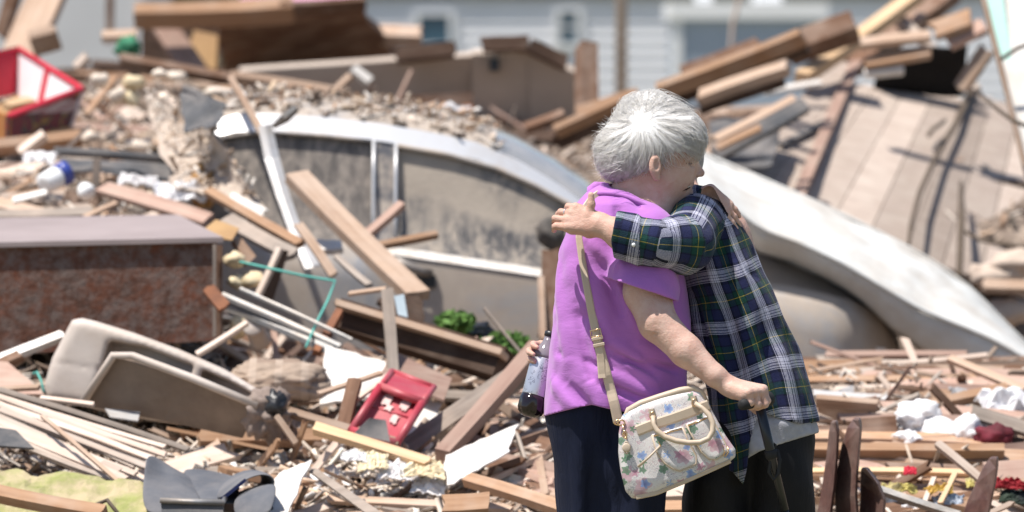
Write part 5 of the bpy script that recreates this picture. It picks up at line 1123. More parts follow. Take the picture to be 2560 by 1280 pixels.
SFL = [(Q(1540, 640, -.2), Q(1600, 720, -.21), .012, .006), (Q(1600, 640, -.2), Q(1650, 730, -.2), .014, -.005), (Q(1520, 680, -.19), Q(1570, 640, -.19), .010, .006)]
tm = M('purple_jersey', .85, .2); v = tm.coord('Object', rnd=False)
tm.col(tm.ramp(tm.noise(v, 7, 4), [(.3, (.44, .165, .505)), (.7, (.40, .145, .465))])); tm.b.inputs['Sheen Weight'].default_value = .25
tm.bump(tm.math('ADD', tm.noise(tm.coord('Object', (1, 1, 2.5), False), 30, 4, .55, 1.2), tm.math('MULTIPLY', tm.noise(v, 300, 2), .25)), .22, .006)
per = empty('person', (Q(1510, 100, 0).x, 14.0, 0)); tag(per, 'white-haired woman in a purple T-shirt hugging the person in plaid', 'person')
lo, hi = bounds([Q(1335, 440, -.25), Q(1745, 1075, .2), Q(1335, 1075, .2), Q(1745, 440, -.25)], .01)
shirt, _, _ = sdf_part('t_shirt', purple_shirt, lo, hi, .0030, tm.m, per)
# collar rib
cp = []
for i in range(15):
    t = i / 14; x = 1478 + t * 160; y = 482 - 10 * math.sin(t * 2.0) + 58 * t ** 2.2
    cp.append(march(lambda p: purple_base(p), x, y + 6) + V(0, -.003, .003))
tube('collar', cp, .0065, tm.m, per, 8)
col2 = [Q(1474, 492, .0), Q(1478, 474, .02), Q(1490, 465, .04), Q(1510, 466, .06), Q(1535, 472, .07)]
tube('collar_fold', col2, [.008, .012, .012, .011, .008], tm.m, per, 8)
# body: head, neck, arms
HCV = Q(1634, 355, 0); EAR = Q(1612, 415, -.083)
HROT = math.radians(17)
def head(p0):
    hx, hy = float(HCV.x), float(HCV.y); c_, s_ = math.cos(HROT), math.sin(HROT); q_ = p0 - np.array((hx, hy, 0), np.float32)
    p = np.stack([q_[:, 0] * c_ + q_[:, 1] * s_ + hx, -q_[:, 0] * s_ + q_[:, 1] * c_ + hy, p0[:, 2]], 1).astype(np.float32)
    d = sd_ell(p, Q(1636, 358, 0), (.098, .074, .090))
    d = smin(d, sd_ell(p, Q(1690, 415, 0), (.056, .058, .066)), .04)         # face
    d = smin(d, sd_cone(p, Q(1655, 440, -.02), Q(1706, 492, 0), .050, .030), .035)    # jaw
    d = smin(d, sd_ell(p, Q(1690, 442, -.040), (.030, .018, .026)), .02)     # cheek
    d = smin(d, sd_cone(p, Q(1738, 404, 0), Q(1758, 433, 0), .009, .0105), .014)      # nose
    d = smin(d, sd_ell(p, Q(1748, 438, -.010), (.008, .006, .006)), .006)
    d = smin(d, sd_cone(p, Q(1727, 458, -.012), Q(1731, 456, .01), .007, .007), .008)      # upper lip
    d = smin(d, sd_cone(p, Q(1718, 480, -.01), Q(1722, 478, .01), .008, .008), .008)      # lower lip
    d = smin(d, sd_cone(p, Q(1722, 392, -.045), Q(1738, 390, -.012), .009, .009), .014)    # brow
    d = smax(d, -sd_ell(p, Q(1724, 405, -.052), (.014, .012, .009)), .012)      # eye socket
    d = smin(d, sd_ell(p, Q(1719, 405, -.038), (.0125, .012, .0105)), .005)    # lid
    d = smax(d, -sd_cone(p, Q(1704, 476, -.042), Q(1732, 466, -.008), .0035, .0065), .004)  # open mouth
    for x0, y0, x1, y1 in ((1733, 440, 1712, 462), (1712, 462, 1704, 482), (1712, 408, 1700, 414), (1712, 404, 1698, 402)):
        a_ = march(lambda q: sd_ell(q, Q(1690, 430, 0), (.062, .058, .07)), x0, y0); b_ = march(lambda q: sd_ell(q, Q(1690, 430, 0), (.062, .058, .07)), x1, y1)
        d = smax(d, -sd_cone(p, a_, b_, .0022, .0018), .004)
    # neck
    pe = p; p = p0
    nk = smin(sd_cone(p, Q(1615, 420, .0), Q(1572, 520, .0), .056, .062), sd_cone(p, Q(1650, 470, 0), Q(1620, 560, -.02), .048, .06), .04)
    d = smin(d, nk, .03)
    d = smin(d, sd_cone(p, Q(1550, 545, 0), Q(1600, 590, -.02), .06, .07), .04)
    # ear
    p = pe
    e = smax(sd_ell(p, EAR, (.0155, .011, .029)), -sd_ell(p, Q(1615, 412, -.097), (.0095, .010, .018)), .004)
    e = smin(e, sd_ell(p, Q(1617, 443, -.080), (.010, .008, .010)), .006); e = smin(e, sd_ell(p, Q(1623, 418, -.082), (.005, .006, .009)), .004)
    return smin(d, e, .006)
WRI = Q(1824, 966, -.262)
def near_arm(p):
    d = smin(sd_cone(p, Q(1620, 620, -.10), Q(1618, 728, -.16), .057, .058), sd_cone(p, Q(1618, 728, -.16), Q(1644, 806, -.205), .058, .047), .012)
    d = smin(d, sd_cone(p, Q(1644, 806, -.205), Q(1716, 878, -.24), .046, .039), .014)
    d = smin(d, sd_cone(p, Q(1716, 878, -.24), Q(1788, 940, -.265), .039, .0265), .014)
    d = smin(d, sd_cone(p, Q(1788, 940, -.265), WRI, .0265, .024), .012)
    d = folds(p, d.astype(np.float32), AFL)
    return smin(d, sd_hand(p, H1), .012)
_armb = lambda p: smin(sd_cone(p, Q(1616, 728, -.145), Q(1642, 806, -.20), .058, .047), sd_cone(p, Q(1642, 806, -.20), Q(1712, 876, -.26), .046, .040), .02)
AFL = []
for x0, y0, x1, y1, wd, am in ((1585, 770, 1640, 790, .005, -.0035), (1590, 785, 1650, 800, .005, .003), (1600, 805, 1650, 812, .005, -.004), (1605, 820, 1640, 830, .006, .0035), (1580, 750, 1650, 765, .006, -.002), (1615, 840, 1650, 835, .005, -.003), (1640, 800, 1690, 795, .006, -.003)):
    AFL.append((march(_armb, x0, y0), march(_armb, x1, y1), wd * .8, am * .5))
H1 = hand(WRI, (.80, -.52, -.16), (.26, -.30, .90), 1, curl=((64, 66, 68, 72), 84, 60), spread=.03, size=.98, tcurl=30, tdir=(.35, .55, -.7))
H1 = [(a, b, ra * 1.08, rb * 1.08, g) for a, b, ra, rb, g in H1]
H2 = hand(Q(1772, 480, -.005), (.66, .10, -.75), (.48, -.76, .44), -1, curl=(4, 12, 10), spread=.10, size=.80)
def far_arm(p):
    d = smin(sd_cone(p, Q(1560, 570, .10), Q(1665, 560, .30), .05, .042), sd_cone(p, Q(1665, 560, .30), Q(1768, 484, .06), .040, .022), .02)
    return smin(d, sd_hand(p, H2), .01)
pc = []
lo, hi = bounds([Q(1500, 240, -.11), Q(1775, 610, .10)], .015); hv, hq = polygonise(head, lo, hi, .0026); pc.append((hv, hq))
lo, hi = bounds([Q(1540, 560, -.34), Q(1935, 1060, -.02)], .015); pc.append(polygonise(near_arm, lo, hi, .0024))
lo, hi = bounds([Q(1500, 440, .0), Q(1870, 620, .36)], .015); pc.append(polygonise(far_arm, lo, hi, .0028))
def trunk_legs(p): return smin(sd_cone(p, Q(1545, 620, 0), Q(1540, 1000, 0), .10, .11), np.minimum(sd_cone(p, Q(1465, 1020, 0), Q(1478, 1780, .02), .075, .04), sd_cone(p, Q(1585, 1020, -.02), Q(1588, 1780, 0), .075, .04)), .05)
lo, hi = bounds([Q(1400, 500, -.14), Q(1700, 1810, .14)], .02); pc.append(polygonise(trunk_legs, lo, hi, .014))
bv_, bq_ = merge(pc); cen = Vector((Q(1510, 0, 0).x, 14.0, 0)); link('body', mesh_np('body', bv_ - np.array(cen), bq_), SKIN, per, cen)
# closed eye line, mouth interior, teeth
DARKM = plain('mouth_dark', (.05, .015, .012)); tube('eyelash', [march(head, x, y) + V(0, -.001, 0) for x, y in ((1716, 408), (1723, 410), (1730, 409))], .0014, DARKM, per, 5)
tube('mouth', [march(head, x, y) + V(0, .001, 0) for x, y in ((1705, 477), (1714, 473), (1724, 468))], [.002, .0032, .003], DARKM, per, 6)
tube('teeth', [march(head, x, y) + V(.001, 0, 0) for x, y in ((1718, 468), (1723, 466), (1727, 464))], .0018, plain('teeth', (.62, .55, .45)), per, 6)
# trousers
nm = M('navy_cotton', .8, .25); v = nm.coord('Object', rnd=False); nm.col(nm.ramp(nm.noise(v, 9, 4), [(.3, (.005, .008, .024)), (.7, (.008, .012, .034))])); nm.bump(nm.noise(nm.coord('Object', (3, 3, .6), False), 12, 4, .5, .6), .5, .012)
def navy(p):
    a = sd_stack(p, [(985, 1366, 1575, .0, .125), (1040, 1365, 1570, .0, .13), (1280, 1394, 1548, .01, .105), (1500, 1410, 1545, .02, .085), (1790, 1418, 1545, .03, .08)], 2.1)
    b = sd_stack(p, [(985, 1500, 1708, -.01, .125), (1040, 1500, 1708, -.01, .13), (1280, 1512, 1664, -.02, .11), (1500, 1525, 1655, -.01, .09), (1790, 1535, 1655, 0, .085)], 2.1)
    px, py, w, sc = pix(p); d = smin(a, b, .02)
    return d - .007 * np.sin(px * .09 + .6 * np.sin(py * .008) + w * 30) * np.clip((py - 1040) / 150, 0, 1) - wr(p, 14, .0035)
lo, hi = bounds([Q(1345, 980, -.17), Q(1725, 1800, .19)], .02); sdf_part('trousers', navy, lo, hi, .0075, nm.m, per)
SHOE = plain('shoe', (.06, .06, .065))
for x, w_ in ((1482, .03), (1597, 0.0)):
    fz = Q(x, 1790, w_); sh = lambda p: np.maximum(smin(sd_ell(p, (fz.x + .07, fz.y, .045), (.12, .045, .05)), sd_ell(p, (fz.x - .02, fz.y, .06), (.055, .045, .06)), .03), .002 - p[:, 2])
    sdf_part('shoe', sh, (fz.x - .12, fz.y - .08, -.02), (fz.x + .24, fz.y + .08, .16), .01, SHOE, per)
# ---------------------------------------------------------------- hair
hm = M('white_hair', .45, .5); at_ = hm.n('ShaderNodeAttribute', attribute_name='tone'); hm.col(at_.outputs['Color']); hm.b.inputs['Subsurface Weight'].default_value = .0
tl = hm.n('ShaderNodeBsdfTranslucent'); hm.l(at_.outputs['Color'], tl.inputs[0]); mxs = hm.n('ShaderNodeMixShader'); mxs.inputs[0].default_value = .6
hm.l(hm.b.outputs[0], mxs.inputs[1]); hm.l(tl.outputs[0], mxs.inputs[2]); hm.l(mxs.outputs[0], hm.nt.nodes['Material Output'].inputs[0])
capm = plain('hair_underlayer', (.90, .885, .87), (.84, .825, .81), 30, rough=.7)
cb_ = capm.node_tree.nodes['Principled BSDF']; cb_.inputs['Subsurface Weight'].default_value = .9; cb_.inputs['Subsurface Radius'].default_value = (.05, .05, .048); cb_.inputs['Subsurface Scale'].default_value = 1.0
def strands(name, paths, rad, mat, parent):
    n, m = paths.shape[:2]; tang = np.gradient(paths, axis=1); tang /= np.linalg.norm(tang, axis=2)[..., None] + 1e-9
    rv = RNG.normal(0, 1, (n, 1, 3)); a = np.cross(tang, np.broadcast_to(rv, tang.shape)); a /= np.linalg.norm(a, axis=2)[..., None] + 1e-9; b = np.cross(tang, a)
    taper = np.linspace(1, .25, m)[None, :, None] * rad; v = np.stack([paths + taper * (a * math.cos(t) + b * math.sin(t)) for t in (0, 2.094, 4.189)], 2)
    base = (np.arange(n) * m * 3)[:, None, None]; i = np.arange(m - 1)[None, :, None] * 3; k = np.arange(3)[None, None, :]
    k2 = (k + 1) % 3; q = np.stack([base + i + k, base + i + k2, base + i + 3 + k2, base + i + 3 + k], -1).reshape(-1, 4)
    v = v.reshape(-1, 3); c = v.mean(0); me = mesh_np(name, v - c, q)
    t = (.86 + .10 * RNG.random((n, 1))) * np.array([[1.0, .985, .97]]); t[RNG.random(n) < .05] *= .75
    ca = me.color_attributes.new('tone', 'FLOAT_COLOR', 'POINT'); ca.data.foreach_set('color', np.concatenate([t, np.ones((n, 1))], 1).repeat(m * 3, 0).astype(np.float32).ravel())
    return link(name, me, mat, parent, Vector(c.tolist()))
HC = np.array(Q(1634, 352, 0)); HR = np.array((.106, .084, .100))
def cap_full(p):
    d = sd_ell(p, Q(1638, 360, .004), (.120, .094, .104)); d = smin(d, sd_ell(p, Q(1550, 386, .0), (.060, .072, .074)), .045); d = smin(d, sd_ell(p, Q(1622, 284, .026), (.074, .058, .055)), .04)
    d = smin(d, sd_ell(p, Q(1700, 340, -.01), (.060, .07, .055)), .03)
    dent = np.linalg.norm((p - vec(Q(1545, 318, -.05))) / vec((.03, .06, .022)), axis=1); d = d + .010 * np.exp(-dent ** 2)
    part_ = np.linalg.norm((p - vec(Q(1606, 306, -.08))) / vec((.022, .03, .012)), axis=1); return d + .002 * np.exp(-part_ ** 2)
LIMX = [1480, 1510, 1540, 1575, 1612, 1632, 1650, 1690, 1735, 1790]; LIMY = [425, 438, 454, 466, 454, 404, 400, 406, 404, 424]
def hair_paths(n, seed):
    r = np.random.default_rng(seed); Wh = np.array((-.27, -.70, .50)); Wh /= np.linalg.norm(Wh); m = 12
    ncl = 230; cld = r.normal(0, 1, (ncl, 3)); cld /= np.linalg.norm(cld, axis=1)[:, None]; clo = r.normal(0, 1, (ncl, 5))
    s = r.normal(0, 1, (n * 3, 3)); s /= np.linalg.norm(s, axis=1)[:, None]
    s = s[(s[:, 2] > -.72) & ~((s[:, 0] > .75) & (s[:, 2] < .1)) & ~((s[:, 0] > .2) & (s[:, 2] < -.2))][:n]; n = len(s)
    c = np.clip(s @ Wh, -1, 1); th0 = np.arccos(c); T = s - c[:, None] * Wh; T /= np.linalg.norm(T, axis=1)[:, None] + 1e-9; Bn = np.cross(Wh, T)
    co = clo[np.argmax(s @ cld.T, axis=1)]; L = (.070 + .045 * r.random(n)) * (1 + .15 * co[:, 0]); phi = .38 * co[:, 1] + .12 * r.normal(0, 1, n)
    t = np.linspace(0, 1, m); th = th0[:, None] + t[None] * (L / .115)[:, None]; ph = phi[:, None] * t[None] ** 1.3
    d = Wh * np.cos(th)[..., None] + (T[:, None] * np.cos(ph)[..., None] + Bn[:, None] * np.sin(ph)[..., None]) * np.sin(th)[..., None]
    dirs = (d * HR).reshape(-1, 3); lo_ = np.full(len(dirs), .6); hi_ = np.full(len(dirs), 2.4)
    for _ in range(12):
        mid = (lo_ + hi_) / 2; ins = cap_full((HC + dirs * mid[:, None]).astype(np.float32)) < 0; lo_ = np.where(ins, mid, lo_); hi_ = np.where(ins, hi_, mid)
    rad = lo_.reshape(n, m); lift = (.001 + .009 * r.random((n, 1)) ** 5 + .003 * np.maximum(co[:, 2:3], -.3)) * np.sin(np.clip(t * 1.2, 0, 1) * 1.9)[None] - .002 - .004 * t[None] ** 3
    dl = d / np.linalg.norm(d, axis=2)[..., None]; pts = HC + d * HR * rad[..., None] + dl * lift[..., None]
    back = np.clip(-(pts[..., 0] - HC[0]) / .1 - .3, 0, 1); pts[..., 0] -= back * t[None] ** 2 * .003 * (1 + co[:, 3:4])
    pts += .0030 * np.sin(t[None, :, None] * (5 + 5 * r.random((n, 1, 1))) + 6 * r.random((n, 1, 1))) * r.normal(0, 1, (n, 1, 3)) * t[None, :, None]
    sag = (np.clip(-d[..., 1], 0, 1) * t[None] ** 1.6); pts[..., 2] -= .010 * sag * (1 + .6 * co[:, 0:1]); pts += (clo[np.argmax(s @ cld.T, axis=1)][:, None, 1:4] * .004) * (t[None, :, None] ** 1.5)
    out = []
    PX, PY, PW, _ = pix(pts.reshape(-1, 3).astype(np.float32)); PX, PY, PW = (q.reshape(n, m) for q in (PX, PY, PW))
    lim = np.interp(PX, LIMX, LIMY) + (12 * co[:, 3] + 6 * r.normal(0, 1, n))[:, None]
    bad = ((PY > lim) & ((PW < .03) | (PX > 1655))) | (PY > 474)
    for i in range(n):
        b_ = np.where(bad[i])[0]; q = pts[i]
        if len(b_):
            if b_[0] < 3: continue
            src = np.linspace(0, b_[0], m); q = np.stack([np.interp(src, np.arange(m), q[:, e]) for e in range(3)], 1)
        out.append(q)
    return np.array(out)
hair = strands('hair', hair_paths(6400, 3), .0006, hm.m, per)
# wind-blown flyaway locks over the crown and behind
def flyaway(n, seed):
    r = np.random.default_rng(seed); out = []
    for _ in range(n):
        if r.random() < .62:        # crest lifted over the crown, falling right
            x0 = r.uniform(1552, 1640); y0 = r.uniform(258, 296); w = r.normal(.015, .035); up_ = r.uniform(18, 50); ln = r.uniform(40, 105)
            t = np.linspace(0, 1, 11); x = x0 + ln * t ** 1.1 - 12 * np.sin(t * 3.1); y = y0 - up_ * np.sin(np.clip(t * 1.5, 0, 1) * 1.57) + (36 + 40 * r.random()) * t ** 2.2
            ww = w + r.normal(0, .01) * t
        else:                       # flicks behind the head
            x0 = r.uniform(1530, 1570); y0 = r.uniform(310, 430); w = r.normal(-.02, .04); ln = r.uniform(18, 60); t = np.linspace(0, 1, 11)
            x = x0 - ln * t; y = y0 + r.normal(6, 16) * t + 10 * r.normal() * t ** 2; ww = w + 0 * t
        out.append([tuple(Q(a, b, c)) for a, b, c in zip(x, y, ww)])
    return np.array(out)
fa = flyaway(1100, 8); lifted = fa[:, 0, 2] > Q(0, 306).z
strands('blown_crest_hair', fa[lifted], .0007, hm.m, per); strands('nape_flick_hair', fa[~lifted], .0007, hm.m, per)
def cap(p):
    d = cap_full(p) + .001; px, py, w, sc = pix(p); lim = np.interp(px, LIMX, LIMY) - 8 - 16 * np.clip((px - 1635) / 30, 0, 1) + 4 * np.sin(px * .33) + 4 * np.sin(px * .71)
    ang = np.arctan2(px - 1606, py - 300); rr = np.hypot(px - 1606, py - 300)
    d = d - (.0014 * np.sin(ang * 40 + 2 * np.sin(rr * .03)) + .0012 * np.sin(ang * 23 + rr * .02)) * np.clip(rr / 40, 0, 1)
    return smax(d, (py - lim) * sc, .008)
lo, hi = bounds([Q(1480, 215, -.12), Q(1780, 480, .13)], .01); sdf_part('hair_mass', cap, lo, hi, .0034, capm, per)

# ---------------------------------------------------------------- person in the plaid shirt
PT = [(474, 1706, 1782, .10, .05), (500, 1688, 1812, .09, .085), (530, 1675, 1832, .085, .115), (560, 1672, 1852, .08, .125), (660, 1690, 1902, .08, .135), (760, 1716, 1947, .08, .14), (860, 1736, 1992, .08, .145), (950, 1760, 2022, .08, .15), (1050, 1780, 2048, .08, .155), (1230, 1790, 2062, .08, .155)]
SA, SB, SC_, SD = Q(1738, 560, .0), Q(1712, 612, -.15), Q(1640, 608, -.215), Q(1540, 586, -.225)
def plaid_sleeve(p):
    d = smin(sd_cone(p, SA, SB, .074, .066), sd_cone(p, SB, SC_, .064, .056), .04); d = smin(d, sd_cone(p, SC_, SD, .055, .053), .02)
    return d
def plaid_torso(p):
    d = sd_stack(p, PT, 2.3)
    d = smin(d, sd_cone(p, Q(1722, 500, .06), Q(1790, 520, .10), .03, .04), .03)
    return smin(d, sd_cone(p, Q(1738, 478, .07), Q(1776, 482, .10), .020, .022), .012)     # collar
PTb = lambda x, y: march(plaid_torso, x, y)
PF = []
for x0, y0, x1, y1, wd, am in ((1790, 560, 1850, 760, .016, -.009), (1770, 600, 1800, 800, .016, .009), (1830, 640, 1900, 860, .02, .008), (1800, 720, 1860, 960, .016, -.010), (1850, 780, 1900, 1020, .018, .010), (1900, 800, 1960, 1030, .018, -.009), (1950, 860, 1990, 1040, .018, .009), (1770, 780, 1820, 960, .014, .010), (1760, 520, 1790, 640, .012, -.008), (1730, 740, 1790, 900, .012, -.010), (1810, 900, 1850, 1100, .012, .010), (1835, 900, 1868, 1090, .010, -.010), (1740, 700, 1860, 740, .016, .005), (1780, 660, 1900, 700, .016, -.005)):
    PF.append((PTb(x0, y0), PTb(x1, y1), wd, am * 2.2))
SF = []
for x0, y0, x1, y1, wd, am in ((1690, 560, 1745, 650, .012, .010), (1665, 560, 1712, 665, .010, -.010), (1640, 570, 1670, 660, .010, .008), (1718, 545, 1770, 640, .012, -.010), (1600, 560, 1640, 655, .009, -.007), (1740, 530, 1780, 600, .012, .008)):
    SF.append((march(plaid_sleeve, x0, y0), march(plaid_sleeve, x1, y1), wd, am * 1.4))
HEMX = [1690, 1800, 1832, 1858, 1868, 1876, 1890, 1912, 1950, 2000, 2060]; HEMY = [1150, 1168, 1180, 1212, 1170, 1100, 1052, 1032, 1048, 1060, 1052]
def plaid_shirt(p):
    t = plaid_torso(p) - wr(p, 15, .0042) - wr(p[:, [1, 2, 0]], 33, .001)
    t = folds(p, t.astype(np.float32), PF); t = np.maximum(t, hem_cut(p, HEMX, HEMY))
    s = plaid_sleeve(p) - wr(p, 30, .0022); s = folds(p, s.astype(np.float32), SF)
    px, py, w, sc = pix(p)
    cuff = np.clip((1604 - px) / 8, 0, 1) * .006; s = s - cuff                 # rolled cuff
    s = np.maximum(s, (np.interp(py, [530, 600, 650], [1541, 1527, 1535]) - px) * sc)
    s = np.maximum(s, -np.maximum(sd_cone(p, SC_, SD + (SD - SC_) * .3, .046, .046), (px - 1575) * sc))
    return smin(t, s, .012)
pmn = M('flannel_plaid', .92, .12); au = pmn.n('ShaderNodeAttribute', attribute_name='weave'); sp = pmn.n('ShaderNodeSeparateXYZ'); pmn.l(au.outputs['Vector'], sp.inputs[0])
NV, GR, WH, YE, BK = (.020, .024, .075), (.012, .055, .042), (.50, .50, .61), (.46, .35, .05), (.008, .010, .022)
SETT = [(0, WH), (.040, NV), (.055, WH), (.095, NV), (.11, WH), (.15, NV), (.165, WH), (.185, BK), (.25, NV), (.40, BK), (.43, GR), (.545, YE), (.562, GR), (.68, BK), (.71, NV), (.89, BK), (.935, WH), (.95, NV), (.965, WH)]
def sett(c): return pmn.ramp(pmn.math('FRACT', c), SETT, 'CONSTANT')
wa, we = sett(sp.outputs['X']), sett(sp.outputs['Y'])
vtw = pmn.coord('Object', rnd=False)
fz_ = pmn.noise(vtw, 420, 2); c = pmn.mix(pmn.ramp(fz_, [(.42, .38), (.58, .62)]), wa, we)
pmn.col(c); pmn.b.inputs['Sheen Weight'].default_value = .08; pmn.bump(pmn.math('ADD', fz_, pmn.noise(vtw, 34, 4, .6, 1.0)), .5, .005)
per2 = empty('person', (Q(1880, 100, .08).x, 14.08, 0)); tag(per2, 'person in a green and navy plaid shirt with face hidden in the hug', 'person')
lo, hi = bounds([Q(1520, 450, -.31), Q(2075, 1225, .26), Q(1520, 1225, .26), Q(2075, 450, -.31)], .01)
ps, pv, pq = sdf_part('plaid_shirt', plaid_shirt, lo, hi, .0040, pmn.m, per2)
def weave(v):
    px, py, w, sc = pix(v); r = np.array(PT); L = np.interp(py, r[:, 0], r[:, 1]); R = np.interp(py, r[:, 0], r[:, 2]); w0 = np.interp(py, r[:, 0], r[:, 3]); b = np.interp(py, r[:, 0], r[:, 4])
    ang = np.arctan2((px - (L + R) / 2) / ((R - L) / 2), -(w - w0) / b); per_ = .122
    u = ang * .150 / per_ + .30 + .02 * np.sin(py * .02); vv = (py * .001 + .05 * np.sin(ang) * .6 + .006 * np.sin(px * .03)) / per_ + .46
    t = plaid_torso(v); s = plaid_sleeve(v); m = s < t
    P0 = [vec(SA), vec(SB), vec(SC_), vec(SD)]; best = np.full(len(v), 9e9, np.float32); al = np.zeros(len(v)); an = np.zeros(len(v)); acc = 0
    for a, b_ in zip(P0[:-1], P0[1:]):
        ba = b_ - a; l = np.linalg.norm(ba); e = ba / l; h = np.clip((v - a) @ e, 0, l); q = v - a - h[:, None] * e; dd = np.linalg.norm(q, axis=1)
        up_ = np.array((0, 0, 1.0)) - e * e[2]; up_ /= np.linalg.norm(up_); sd = np.cross(e, up_); k_ = dd < best
        al[k_] = (acc + h)[k_]; an[k_] = np.arctan2(q @ sd, q @ up_)[k_]; best[k_] = dd[k_]; acc += l
    cuffm = m & (px < 1600)
    u = np.where(m, al / per_ + .15 + .10 * np.sin(an), u); vv = np.where(m, an * .056 / per_ + .30, vv)
    u = np.where(cuffm, u + .42, u)
    return np.stack([u + 20, vv + 20, np.zeros_like(u)], 1)
wv_ = weave(pv); at2 = ps.data.attributes.new('weave', 'FLOAT_VECTOR', 'POINT'); at2.data.foreach_set('vector', wv_.astype(np.float32).ravel())
for y in (612,): crumple('button', march(plaid_shirt, 1584, y) + V(0, -.002, 0), (.005, .003, .005), TRIM, amp=.02, sub=2, parent=per2)
# hand on the shoulder and hand round the bottle
H3 = hand(Q(1500, 562, -.205), (-.90, .18, .22), (-.18, -.90, .42), 1, curl=((14, 18, 22, 30), 46, 36), spread=.05, size=.95, tcurl=-14, tdir=(-.05, .02, 1))
H3 = [(a, b, ra * 1.06, rb * 1.06, g) for a, b, ra, rb, g in H3]
if H3[-1][1].z < H3[0][0].z:   # thumb must lie on the upper side
    H3 = hand(Q(1500, 562, -.205), (-.90, .18, .22), (-.18, -.90, .42), -1, curl=((14, 18, 22, 30), 46, 36), spread=.05, size=.95, tcurl=-14, tdir=(-.05, .02, 1))
def arm3(p):
    d = smin(sd_cone(p, Q(1640, 606, -.215), Q(1560, 588, -.222), .043, .040), sd_cone(p, Q(1560, 588, -.222), Q(1502, 562, -.207), .039, .027), .02)
    return smin(d, sd_hand(p, H3), .014)
BA, BB = Q(1368, 868, .055), Q(1322, 1042, .025)
H4 = hand(Q(1416, 898, .075), (-.95, -.10, .16), (-.45, .85, .22), 1, curl=(40, 48, 36), spread=.05, size=.88, tdir=(.4, .8, .1))
def arm4(p): return smin(smin(sd_cone(p, Q(1760, 640, .25), Q(1600, 860, .27), .045, .04), sd_cone(p, Q(1600, 860, .27), Q(1418, 897, .085), .04, .025), .02), sd_hand(p, H4), .012)
def head2(p):
    d = sd_ell(p, Q(1660, 405, .235), (.085, .072, .095)); d = smin(d, sd_ell(p, Q(1625, 430, .235), (.045, .05, .06)), .03); d = smin(d, sd_cone(p, Q(1590, 425, .235), Q(1584, 440, .235), .008, .01), .014)
    d = smin(d, sd_cone(p, Q(1675, 450, .225), Q(1745, 560, .10), .05, .06), .04)
    for w_ in (.165, .305): d = smin(d, sd_ell(p, Q(1668, 420, w_), (.014, .010, .028)), .006)
    return d
def legs2(p): return smin(sd_cone(p, Q(1790, 600, .08), Q(1890, 1000, .08), .09, .10), np.minimum(sd_cone(p, Q(1820, 1080, .09), Q(1800, 1790, .1), .075, .04), sd_cone(p, Q(1940, 1080, .07), Q(1940, 1790, .08), .075, .04)), .05)
pc = []
for f_, pts_, h_ in ((arm3, [Q(1395, 470, -.29), Q(1660, 660, -.05)], .0023), (arm4, [Q(1320, 590, .0), Q(1790, 950, .33)], .003), (head2, [Q(1565, 300, .14), Q(1800, 610, .33)], .005), (legs2, [Q(1700, 500, -.06), Q(2040, 1810, .22)], .014)):
    lo, hi = bounds(pts_, .015); pc.append(polygonise(f_, lo, hi, h_))
bv_, bq_ = merge(pc); cen = Vector((Q(1880, 0, .08).x, 14.08, 0)); link('body', mesh_np('body', bv_ - np.array(cen), bq_), SKIN2, per2, cen)
hc2 = lambda p: np.maximum(sd_ell(p, Q(1668, 392, .235), (.094, .08, .095)), -sd_ell(p, Q(1600, 440, .235), (.06, .09, .07)))
lo, hi = bounds([Q(1560, 290, .14), Q(1775, 500, .33)], .01); sdf_part('hair', hc2, lo, hi, .006, plain('grey_hair', (.42, .40, .39), (.30, .29, .28), 40), per2)
ringm = M('ring_silver', .2, .8, 1.0); ringm.col((.8, .8, .82))
rf = [q for q in H3 if q[4] == 'f2'][0]; rc = rf[0] * .45 + rf[1] * .55; rt = (rf[1] - rf[0]).normalized(); ra_ = rt.orthogonal().normalized(); rb_ = rt.cross(ra_)
tube('ring', [rc + (ra_ * math.cos(a) + rb_ * math.sin(a)) * .0098 for a in np.linspace(0, 2 * math.pi, 14)[:-1]], .0016, ringm.m, per2, 6, True)
# grey tee hem and black trousers
gt = M('grey_jersey', .9, .15); v = gt.coord('Object', rnd=False); gt.col(gt.ramp(gt.noise(v, 60, 3), [(.3, (.40, .40, .44)), (.7, (.33, .33, .37))])); gt.bump(gt.noise(v, 30, 5, .6, 1), .6, .006)
def tee(p):
    d = sd_stack(p, [(960, 1840, 1980, .08, .10), (1020, 1810, 2025, .08, .130), (1060, 1800, 2044, .08, .145), (1180, 1800, 2062, .08, .152)], 2.3) - wr(p, 24, .003)
    return np.maximum(d, hem_cut(p, [1780, 1862, 1900, 1960, 2000, 2070], [1165, 1150, 1128, 1108, 1095, 1076]))
lo, hi = bounds([Q(1770, 925, -.09), Q(2080, 1190, .25)], .01); sdf_part('undershirt', tee, lo, hi, .005, gt.m, per2)
bm_ = M('black_trousers', .75, .25); v = bm_.coord('Object', rnd=False); bm_.col(bm_.ramp(bm_.noise(v, 9, 3), [(.3, (.006, .006, .008)), (.7, (.011, .011, .014))])); bm_.bump(bm_.noise(bm_.coord('Object', (3, 3, .6), False), 10, 4), .4, .01)
def blackt(p):
    a = sd_stack(p, [(1010, 1790, 1930, .08, .125), (1100, 1752, 1932, .085, .13), (1200, 1714, 1900, .09, .125), (1280, 1708, 1885, .09, .11), (1500, 1725, 1870, .1, .09), (1800, 1735, 1865, .1, .085)], 2.1)
    b = sd_stack(p, [(1010, 1860, 2025, .07, .125), (1100, 1862, 2036, .07, .135), (1280, 1870, 2035, .07, .115), (1500, 1875, 2020, .08, .09), (1800, 1880, 2010, .08, .085)], 2.1)
    return smin(a, b, .02) - wr(p, 13, .005)
lo, hi = bounds([Q(1690, 1005, -.08), Q(2055, 1805, .24)], .02); sdf_part('trousers', blackt, lo, hi, .008, bm_.m, per2)
